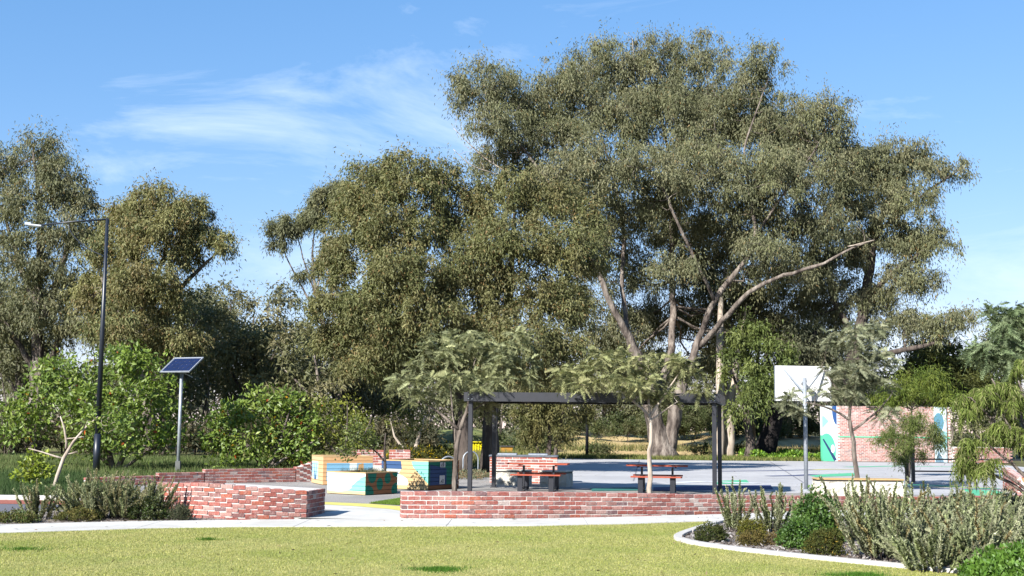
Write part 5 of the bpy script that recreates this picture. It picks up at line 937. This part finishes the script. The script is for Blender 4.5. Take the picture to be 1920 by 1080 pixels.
feathery('feathery leaved tree with slim pale trunk in front of the pergola', [[(x, y, -.05, .075), (x + .02, y, .5, .062), (x - .03, y, 1.1, .056), (x + .06, y, 1.6, .05), (x - .02, y, 2.2, .042)], [(x - .02, y, 2.1, .045), (x - .5, y, 2.6, .03), (x - 1.1, y, 3.0, .012)], [(x, y, 2.1, .045), (x + .4, y, 2.7, .03), (x + .8, y, 3.3, .012)], [(x, y, 2.2, .04), (x - .05, y + .2, 3.0, .025), (x, y + .3, 3.7, .01)], [(x, y, 2.0, .03), (x + .7, y - .2, 2.5, .012)]],
         [(2.15, 34, 3.37, 0.68, 0.4), (3.15, 34.2, 3.6, 0.74, 0.4), (4.03, 34.4, 3.41, 0.63, 0.4), (4.68, 34.4, 3.27, 0.52, 0.37), (1.71, 33.8, 3.01, 0.48, 0.28), (2.83, 33.7, 2.87, 0.79, 0.31), (3.68, 33.8, 2.75, 0.65, 0.31), (4.15, 34.2, 2.69, 0.43, 0.28), (1.36, 33.8, 3.21, 0.34, 0.23), (4.96, 34.4, 2.92, 0.37, 0.23)], [(168, 170, 120), (158, 162, 114), (178, 177, 128), (146, 150, 104)], M['bark_pale'], dens=.58)
x, y = 10.2, 38.0
feathery('feathery leaved tree beside the basketball backboard', [[(x, y, -.05, .085), (x - .02, y, .7, .075), (x - .08, y, 1.5, .065), (x - .2, y, 2.2, .055)], [(x - .2, y, 2.1, .05), (x - .1, y, 2.8, .035), (x, y, 3.6, .015)], [(x - .2, y, 2.1, .04), (x - .8, y, 2.5, .03), (x - 1.5, y - .1, 2.6, .012)], [(x - .1, y, 1.8, .04), (x + .6, y, 2.3, .03), (x + 1.1, y, 2.9, .012)], [(x - .15, y, 2.5, .03), (x - .7, y, 3.2, .02), (x - 1.0, y, 3.7, .01)]],
         [(10.01, 38, 4.43, 0.82, 0.47), (10.79, 38, 3.96, 0.63, 0.47), (9.73, 37.6, 3.46, 0.72, 0.41), (8.11, 37.4, 2.73, 0.31, 0.16), (9.35, 38, 2.92, 0.38, 0.16), (10.78, 38, 3.17, 0.54, 0.35), (8.15, 37.6, 2.35, 0.38, 0.22), (10.14, 38, 2.93, 0.63, 0.28), (11.07, 38, 2.23, 0.41, 0.22), (10.6, 38.4, 4.78, 0.54, 0.26)], [(150, 154, 124), (160, 164, 134), (136, 142, 110), (168, 168, 136)], M['bark_gum'], dens=.7)
x, y = 12.3, 27.6
feathery('blue green feathery tree rising over the weeping shrub', [[(x, y, -.05, .1), (x - .05, y, 1.5, .08), (x - .2, y, 2.8, .05), (x - .3, y, 4.3, .015)], [(x - .1, y, 1.8, .05), (x - .8, y, 2.9, .035), (x - 1.3, y, 3.9, .012)], [(x - .1, y, 2.2, .05), (x - 1.0, y, 2.8, .03), (x - 1.7, y, 3.2, .012)]],
         [(10.58, 27.5, 4.08, 0.41, 0.39), (11.28, 27.8, 4.0, 0.46, 0.58), (10.14, 27.3, 3.43, 0.39, 0.3), (10.73, 27.2, 3.26, 0.45, 0.34), (11.72, 28, 4.25, 0.58, 0.47)], [(140, 156, 116), (152, 166, 126), (124, 142, 102)], M['bark_dark'], n_per=16, rc=.26, dens=1.0, L_=.34, W_=.085, pairs=11, group=None, name='wattle_tree')

# weeping shrub with hanging leaves on the right
def weeping(label, x, y, lobes, n, cols):
    root = thing('weeping_shrub', label, 'shrub', (x, y, 0)); b0 = np.array((x, y, 0.0)); ls = []; T = Acc()
    for (cx, cy, cz, a, b_) in lobes:
        q = limb_pts([(x, y, -.02, .05), (x + (cx - x) * .3, y + (cy - y) * .3, cz * .6, .035), (cx, cy, cz + b_ * .6, .012)], .2); ls.append(q); T.tube(q[:, :3] - b0, q[:, 3], 6)
    T.build('stems', M['bark_gum'], root, True); cl = clumps_of(lobes, .3, n, -.5, .3); Wd = Acc(); ramify(Wd, ls, cl, .006, 4, .02); F_ = Acc()
    per = 14; c0 = np.repeat(cl, per, 0); out = unit(np.c_[rng.normal(size=(len(c0), 2)), rng.normal(size=len(c0)) * .3 + .2]); ln = rng.uniform(.2, .55, len(c0)); K = 12
    for j in range(K):
        t = (j + .5) / K; p = c0 + out * (ln * (t - .45 * t * t) * .9)[:, None]; p[:, 2] -= ln * t * t * .85
        for s in range(2):
            d = unit(out * .35 * (1 - t) + np.array((0, 0, -1.0)) + rng.normal(size=p.shape) * .38); leaf_tris(F_, p, d, unit(np.cross(d, rdir(len(p)))), rng.uniform(.10, .16, len(p)), .019, palette(cols, len(p), .2))
    F_.v = [v - b0 for v in F_.v]; F_.build('foliage', M['leaf_soft'], root); Wd.v = [v - b0 for v in Wd.v]; tag(Wd.build('twigs', M['bark_gum'], root, True), kind='stuff')
weeping('weeping yellow green shrub with long hanging leaves over the shrub bed', 9.9, 23.6, [(8.81, 23.5, 2.57, 0.45, 0.33), (9.22, 23.3, 2.47, 0.45, 0.43), (8.45, 23.6, 2.28, 0.35, 0.24), (8.87, 23.2, 1.89, 0.48, 0.35), (8.45, 23.4, 1.6, 0.33, 0.25), (9.42, 23.4, 1.51, 0.43, 0.39), (8.19, 23.5, 1.21, 0.16, 0.22), (8.65, 23.3, 1.12, 0.25, 0.19), (9.63, 23.8, 2.98, 0.36, 0.3)], .62, [(122, 138, 66), (134, 147, 76), (104, 121, 55), (150, 152, 100), (96, 112, 52)])

# ================================================================== SHRUBS IN THE BEDS
SPI = [(174, 181, 140), (185, 189, 150), (161, 169, 125), (192, 194, 158), (152, 162, 112)]
SPI_B = SPI + [(172, 158, 112)]
def spire(label, x, y, h, spread, n, cols=SPI, group='grey green shrubs with upright furry shoots', per=200, needle=.05, name='spiky_shrub', lean=.0, fat=.026):
    root = thing(name, label, 'shrub', (x, y, 0), group); T = Acc(); F_ = Acc()
    for k in range(int(n * 1.35)):
        a = rng.uniform(0, 2 * math.pi); r = math.sqrt(rng.random()); b = np.array((math.cos(a) * r * spread * .45, math.sin(a) * r * spread * .45, 0)); hh = h * rng.uniform(.55, 1.05) * (1.02 - .28 * r)
        tip = b + np.array((math.cos(a) * r * spread * .62 + rng.normal() * .05 + lean * hh, math.sin(a) * r * spread * .6 + rng.normal() * .05, hh)); q = curve(b + (0, 0, -.02), tip, 7, 0, .025); q[:, :2] += (q[:, :2] - q[0, :2]) * (np.linspace(-.25, 0, 7)[:, None])
        T.tube(q, np.linspace(.009, .004, 7), 4, False)
        m = int(per * (.6 + .6 * hh / h)); t = np.sort(rng.uniform(.12, 1.0, m)) ; s = np.linspace(0, 1, 7); p = np.stack([np.interp(t, s, q[:, i]) for i in range(3)], 1); ax = unit(np.stack([np.interp(t, s, np.gradient(q[:, i])) for i in range(3)], 1))
        o = unit(np.cross(ax, rdir(m))); d = unit(o * .85 + ax * .75); tone = palette(cols, 1, .16); leaf_tris(F_, p, d, unit(np.cross(d, np.cross(ax, d)) + rng.normal(size=(m, 3)) * .35), needle * rng.uniform(.7, 1.25, m) * (1.15 - .5 * t ** 4), fat, np.clip(tone * (1 + .17 * rng.normal(size=(m, 1))), .01, .9))
    T.build('stems', M['bark_dark'], root, True); F_.build('foliage', M['leaf_soft'], root); return root
def mound_shrub(name, label, x, y, h, w, cols, L_, W_, n, group=None, gloss='leaf_gloss', tip=None, tipf=0, up=.35):
    root = thing(name, label, 'shrub', (x, y, 0), group); F_ = Acc(); T = Acc()
    d = rdir(n); d[:, 2] = np.abs(d[:, 2]); cl = np.c_[d[:, 0] * w / 2, d[:, 1] * w / 2, d[:, 2] * h * .88 + .02] * (rng.uniform(.55, 1.0, n) ** .6)[:, None] * (1 + .13 * np.sin(d[:, 0] * 7 + x) * np.cos(d[:, 1] * 6 + y))[:, None]
    foliage(F_, cl, L_ * 1.3, 16, L_, W_, cols, -.2, .8, True, up=up, shell=.15, tipcols=tip, tipfrac=tipf)
    for c in cl[::max(1, n // 40)]: T.tube(curve((rng.normal() * .03, rng.normal() * .03, -.02), c, 4, 0, .05), [.009, .007, .005, .003], 4, False)
    T.build('stems', M['bark_dark'], root, True); F_.build('foliage', M[gloss], root); return root

# right bed
spire('slim grey green shrub of furry shoots at the end of the low brick wall', 4.0, 22.9, 1.02, .34, 16)
spire('grey green shrub of furry shoots in a loose fan above the pale kerb corner', 4.62, 22.7, .98, .55, 20)
spire('narrow grey green shrub of furry shoots before the basketball pole', 5.0, 22.2, .96, .3, 10)
spire('grey green furry shrub standing beside the long limestone seat, over the green glossy shrub', 5.75, 21.6, 1.18, .75, 34)
spire('tall grey green furry shrub leaning over the kerb end', 5.35, 18.3, 1.18, 1.0, 52, SPI_B)
for k, (x, y, h, s, n, lab) in enumerate([(6.3, 19.5, 1.12, .9, 40, 'tall grey green furry shrub in front of the timber topped limestone seat'), (7.1, 20.6, 1.05, .9, 36, 'grey green furry shrub below the fence post and fine leaved wattle'), (8.0, 21.4, 1.0, .9, 34, 'grey green furry shrub in front of the two rail fence'), (6.2, 17.2, .98, 1.0, 46, 'grey green furry shrub spilling onto the kerb at the lawn'),
        (7.3, 18.4, .95, 1.0, 44, 'wide grey green furry shrub in the middle of the thick shrub mass'), (8.4, 19.4, .95, 1.0, 36, 'grey green furry shrub below the hanging tips of the weeping shrub'), (7.2, 16.6, .84, .9, 40, 'grey green furry shrub rising behind the bright glossy ground shrub'), (8.6, 17.6, .88, 1.0, 34, 'grey green furry shrub under the densest part of the weeping shrub'), (5.5, 16.9, .78, .8, 36, 'low grey green furry shrub right at the kerb beside the bright glossy ground shrub'), (9.2, 21.0, .9, .9, 28, 'grey green furry shrub at the stems of the weeping shrub')]):
    spire(lab, x, y, h, s, n, SPI_B if k % 2 else SPI)
GLOSS = [(74, 104, 42), (86, 118, 48), (62, 92, 38), (98, 128, 58)]
mound_shrub('glossy_shrub', 'upright glossy green shrub beside the grey green furry shoots', 4.95, 20.9, .82, .85, GLOSS, .055, .032, 330)
mound_shrub('glossy_shrub', 'low glossy green shrub in front of the taller glossy one', 4.4, 19.7, .46, .62, GLOSS, .05, .03, 220)
mound_shrub('glossy_shrub', 'bright green glossy leaved ground shrub at the foot of the furry shoots', 6.35, 15.5, .46, 1.7, [(96, 132, 48), (110, 144, 58), (82, 116, 42)], .07, .042, 700)
DK = [(66, 78, 40), (78, 88, 44), (88, 92, 50), (56, 68, 36)]
mound_shrub('cushion_shrub', 'small dark green cushion shrub inside the kerb corner', 3.22, 20.75, .32, .5, DK, .035, .016, 200, up=.1, gloss='leaf_soft')
mound_shrub('cushion_shrub', 'brownish cushion shrub on the pale mulch', 3.75, 20.2, .24, .42, [(110, 100, 54), (96, 92, 48), (124, 108, 62)], .035, .014, 130, up=.1, gloss='leaf_soft')
mound_shrub('cushion_shrub', 'olive yellow cushion shrub behind the brownish one', 4.0, 21.4, .34, .5, [(124, 120, 48), (110, 108, 44), (96, 100, 44)], .035, .015, 170, up=.1, gloss='leaf_soft')
mound_shrub('cushion_shrub', 'dark olive rounded cushion shrub at the kerb below the glossy shrubs', 4.55, 18.75, .40, .58, [(86, 92, 44), (98, 98, 46), (76, 82, 40)], .04, .017, 230, up=.1, gloss='leaf_soft', tip=[(190, 160, 70)], tipf=.03)
mound_shrub('cushion_shrub', 'sparse reddish twiggy low shrub between the cushion shrubs and the glossy one', 4.15, 20.35, .2, .4, [(112, 96, 60), (128, 112, 70)], .03, .012, 80, up=.1, gloss='leaf_soft')
for lab, x, y, w in (('dark green hedge shrub along the path behind the furry shoots', 8.9, 25.6, 1.3), ('very dark leafy shrub below the hanging leaves of the weeping shrub', 10.2, 26.4, 1.3), ('dark leafy shrub at the end of the path edge planting', 11.3, 27.2, 1.2)):
    mound_shrub('hedge_shrub', lab, x, y, .55, w, [(44, 58, 36), (54, 68, 42), (36, 48, 32)], .06, .035, 300)
def tuft(label, x, y, h, n, cols, name='grass_tuft', group='tufts of ornamental grass'):
    a = rng.uniform(0, 2 * math.pi, n); r = rng.uniform(.1, .75, n); d = unit(np.c_[np.cos(a) * r, np.sin(a) * r, np.ones(n)]); A = Acc(); leaf_tris(A, np.c_[rng.normal(size=(n, 2)) * .03, np.zeros(n)], d, unit(np.cross(d, rdir(n))), h * rng.uniform(.6, 1.1, n), .012, palette(cols, n, .2)); o = A.build(name, M['grass']); o.location = (x, y, 0); return tag(o, label, 'grass', group)
for lab, x, y in (('yellowish grass tuft before the green court patch', 10.7, 30.9), ('yellowish grass tuft beside the brick edging end', 12.3, 32.0), ('yellowish grass tuft near the sloping timber seat', 13.6, 32.8)): tuft(lab, x, y, .55, 70, [(150, 148, 78), (168, 158, 96), (126, 130, 60)])
# strappy plants in the low planter
for k in range(15):
    u_, v_ = rng.uniform(.15, 1.17, 2); e = unit(np.array((.62, .92))); f = np.array((-e[1], e[0])); p = np.array((-3.72, 33.3)) + e * u_ + f * v_
    o = tuft('dark strappy plant filling the low spotted planter', p[0], p[1], .26, 36, [(92, 104, 78), (110, 118, 92), (74, 86, 62)], 'strappy_plant', 'strappy plants in the low planter'); o.location.z = .485
# left bed
for lab, x, y, h, s, n in [('loose grey green furry shrub beside the road', -8.75, 24.1, .82, .5, 20), ('low grey green shrub of furry shoots by the path, left of the sapling', -8.1, 24.4, .75, .6, 26), ('large grey green furry shrub in front of the pale sapling', -7.75, 24.5, 1.0, 1.05, 60), ('broad grey green furry shrub left of the brick plinth', -7.25, 24.45, .86, .8, 46), ('grey green furry shrub touching the curved brick plinth', -6.75, 24.75, .9, .45, 26)]:
    spire(lab, x, y, h, s, n, [(166, 173, 130), (178, 182, 140), (150, 158, 112), (182, 176, 134)], fat=.023)
mound_shrub('low_shrub', 'dark green low shrub at the foot of the brick plinth', -6.75, 24.25, .42, .8, DK + [(84, 108, 48)], .045, .024, 240, 'low shrubs along the path')
mound_shrub('low_shrub', 'small greyish twiggy shrub against the bricks of the plinth', -6.15, 24.22, .3, .45, [(98, 100, 76), (84, 90, 66)], .035, .014, 130, 'low shrubs along the path', 'leaf_soft', up=.1)
mound_shrub('low_shrub', 'flat green shrub by the road corner', -8.9, 23.3, .2, .9, [(86, 104, 48), (110, 112, 56), (96, 92, 50)], .045, .022, 180, 'low shrubs along the path')
mound_shrub('low_shrub', 'small brownish green shrub at the path edge below the furry shrubs', -7.9, 23.75, .22, .8, [(104, 104, 54), (120, 112, 62), (90, 96, 50)], .04, .018, 150, 'low shrubs along the path', 'leaf_soft')

# ================================================================== GRASS AND GROUND COVER (stuff)
def blades(name, n, poly, h, w, cols, z=0.0, tint=None, lean=.6, mat='grass', straw=False):
    p = np.asarray(poly, float); out = []; need = n
    while need > 0:
        q = rng.uniform(p.min(0), p.max(0), size=(need * 3, 2)); q = q[inside(q, p)][:need]; out.append(q); need -= len(q)
    q = np.concatenate(out); d = unit(np.c_[rng.normal(size=(n, 2)) * lean, np.ones(n)]); c = palette(cols, n, .2)
    if tint is not None:
        f = np.clip(np.sin(q[:, 0] * 1.1 + 1.3 * np.sin(q[:, 1] * .8)) * np.sin(q[:, 1] * 1.7 + q[:, 0] * .4) + .35 * np.sin(q[:, 0] * 4.1 + q[:, 1] * 3.3), 0, 1)[:, None]; c = c * (1 - f * .6) + palette(tint, n, .15) * f * .6
        if straw: g = np.clip(np.sin(q[:, 0] * .9 - 2.1 * np.sin(q[:, 1] * .5 + 1)) * np.sin(q[:, 1] * 1.3 - q[:, 0] * .6 + 2) + .4 * np.sin(q[:, 0] * 5.3 - q[:, 1] * 2.9) + .3 * rng.normal(size=n) - .1, 0, 1)[:, None]; c = c * (1 - g * .55) + palette([(206, 196, 142), (196, 184, 128)], n, .12) * g * .55
    A = Acc(); leaf_tris(A, np.c_[q, np.full(n, z)], d, unit(np.cross(d, rdir(n))), h * rng.uniform(.6, 1.3, n), w, c); return tag(A.build(name, M[mat]), kind='stuff')
vis = [(-8.2, 13.6), (8.4, 13.9), (6.6, 15.6), (5.5, 16.8), (3.95, 18.6), (3.0, 20.0), (2.66, 21.0), (3.5, 23.7), (4.2, 25.45), (0.44, 23.62), (-2.77, 23.02), (-4.67, 22.72), (-6.03, 22.27), (-8.23, 20.95), (-10, 20.0)]
blades('lawn_grass', 230000, vis, .024, .0075, [(174, 176, 96), (188, 184, 114), (158, 164, 82), (198, 192, 130)], 0.0, [(136, 156, 68), (148, 162, 76)], .75, straw=True)
def greener(x, y, rx, ry, n):
    a = rng.uniform(0, 2 * math.pi, n); r = np.abs(rng.normal(size=n)) * .62 * (1 + .35 * np.sin(3 * a + x)); q = np.c_[x + np.cos(a) * r * rx, y + np.sin(a) * r * ry]; d = unit(np.c_[rng.normal(size=(n, 2)) * .5, np.ones(n)]); A = Acc(); leaf_tris(A, np.c_[q, np.zeros(n)], d, unit(np.cross(d, rdir(n))), .045 * rng.uniform(.6, 1.4, n), .007, palette([(72, 116, 36), (88, 128, 44)], n, .2)); tag(A.build('lush_grass_patch', M['grass']), kind='stuff')
greener(-.9, 16.35, .34, .24, 2400); greener(4.35, 16.2, .4, .22, 2400); greener(-4.67, 20.2, .2, .12, 500); greener(-6.9, 18.4, .5, .35, 700)
blades('entry_grass', 9000, [(-3.25, 29.9), (-2.3, 29.2), (-1.8, 31.9), (-2.7, 32.0)], .04, .012, [(104, 136, 52), (124, 150, 62)], .01)
blades('verge_grass', 46000, [(-16.5, 30.4), (-9.6, 30.4), (-9.4, 33), (-11.8, 36.8), (-14, 44), (-20, 44)], .24, .024, [(66, 92, 48), (76, 100, 54), (58, 82, 46), (88, 108, 66)], -.01, [(96, 112, 72), (80, 98, 60)], .7)
blades('verge_grass', 46000, [(-24, 44), (-13, 41), (-8.8, 40.2), (-6.2, 42.2), (-5.5, 56), (-8, 66), (-32, 66)], .28, .032, [(92, 112, 60), (104, 120, 68), (80, 100, 54), (122, 128, 86)], -.01, [(124, 130, 82)], .6)
blades('meadow_grass_blades', 26000, [(-14, 66), (-4, 52), (1, 62), (2.2, 76), (3, 95), (-8, 104), (-24, 96)], .5, .05, [(118, 130, 66), (146, 142, 88), (160, 150, 100), (98, 118, 54)], 0.0, [(160, 150, 104)], .4)
blades('bank_tufts', 7000, [(4, 80), (20, 82), (26, 95), (22, 104), (2, 104), (0, 92)], .42, .06, [(132, 130, 82), (110, 116, 64), (168, 152, 104)], .35, None, .5)
blades('court_edge_grass', 14000, [(2.6, 74.6), (11.6, 73.6), (18, 74.4), (18, 79), (2.0, 79)], .28, .04, [(112, 128, 62), (134, 138, 78), (96, 112, 52), (152, 142, 92)], -.02, None, .5)
# bright green ground cover left of the mural wall
n = 5200; q = np.c_[rng.uniform(14.2, 19.2, n), rng.uniform(75.6, 80.5, n)]; A = Acc(); z = rng.uniform(0, .55, n) * (.7 + .3 * np.sin(q[:, 0] * 2.3)); d = unit(rng.normal(size=(n, 3)) + np.array((0, 0, .4)))
leaf_quads(A, np.c_[q, z], d, unit(np.cross(d, rdir(n)) + np.array((0, -.3, .8))), rng.uniform(.14, .26, n), .12, palette([(112, 150, 44), (136, 168, 54), (92, 130, 40)], n, .18)); tag(A.build('ground_cover', M['leaf_gloss']), kind='stuff')
n = 2600; q = np.c_[rng.uniform(-2.6, -.9, n), rng.uniform(43.6, 49, n)]; A = Acc(); d = unit(rng.normal(size=(n, 3)) + np.array((0, 0, .5)))
leaf_quads(A, np.c_[q, rng.uniform(0, .16, n)], d, unit(np.cross(d, rdir(n)) + np.array((0, 0, .8))), rng.uniform(.05, .12, n), .04, palette([(128, 132, 104), (150, 140, 112), (104, 112, 80), (140, 118, 90)], n, .18)); tag(A.build('ground_cover', M['leaf_soft']), kind='stuff')
# yellow flowering scrub in the shade behind the planters
for k, (x, y) in enumerate([(-8.6, 50.5), (-4.2, 50.5), (-3.3, 52.0), (-2.9, 54.0)]):
    mound_shrub('flowering_shrub', 'dark scrub dotted with yellow flowers behind the planters and leafy trees', x, y, 1.15, 1.7, [(84, 88, 42), (96, 96, 46), (70, 76, 38)], .12, .05, 90, 'yellow flowering scrub', 'leaf_soft', [(186, 160, 30)], .14)
# litter on the lawn
A = Acc(); n = 120; q = np.c_[rng.uniform(-6, 4, n), rng.uniform(15.5, 22.4, n)]; q = q[inside(q, np.array(vis))]; n = len(q); d = unit(np.c_[rng.normal(size=(n, 2)), rng.normal(size=n) * .3])
leaf_quads(A, np.c_[q, np.full(n, .022)], d, unit(np.c_[rng.normal(size=(n, 2)) * .5, np.ones(n)]), rng.uniform(.03, .07, n), rng.uniform(.012, .03, n), palette([(84, 66, 48), (110, 90, 66), (60, 50, 40), (150, 130, 104)], n, .2)); tag(A.build('leaf_litter', M['grass']), kind='stuff')

A = Acc(); n = 420; q = np.r_[np.c_[rng.uniform(-9, 9, n // 2), rng.uniform(21, 29, n // 2)], np.c_[rng.uniform(-3, 16, n // 2), rng.uniform(31, 72, n // 2)]]
pp = np.array(near + farp[::-1]); q = np.r_[q[: n // 2][inside(q[: n // 2], pp)], q[n // 2:]]; n = len(q); d = unit(np.c_[rng.normal(size=(n, 2)), rng.normal(size=n) * .2])
leaf_quads(A, np.c_[q, np.full(n, .019)], d, unit(np.c_[rng.normal(size=(n, 2)) * .35, np.ones(n)]), rng.uniform(.05, .12, n), rng.uniform(.015, .035, n), palette([(110, 88, 62), (136, 112, 82), (84, 70, 54), (150, 134, 100)], n, .2)); tag(A.build('leaf_litter', M['grass']), kind='stuff')
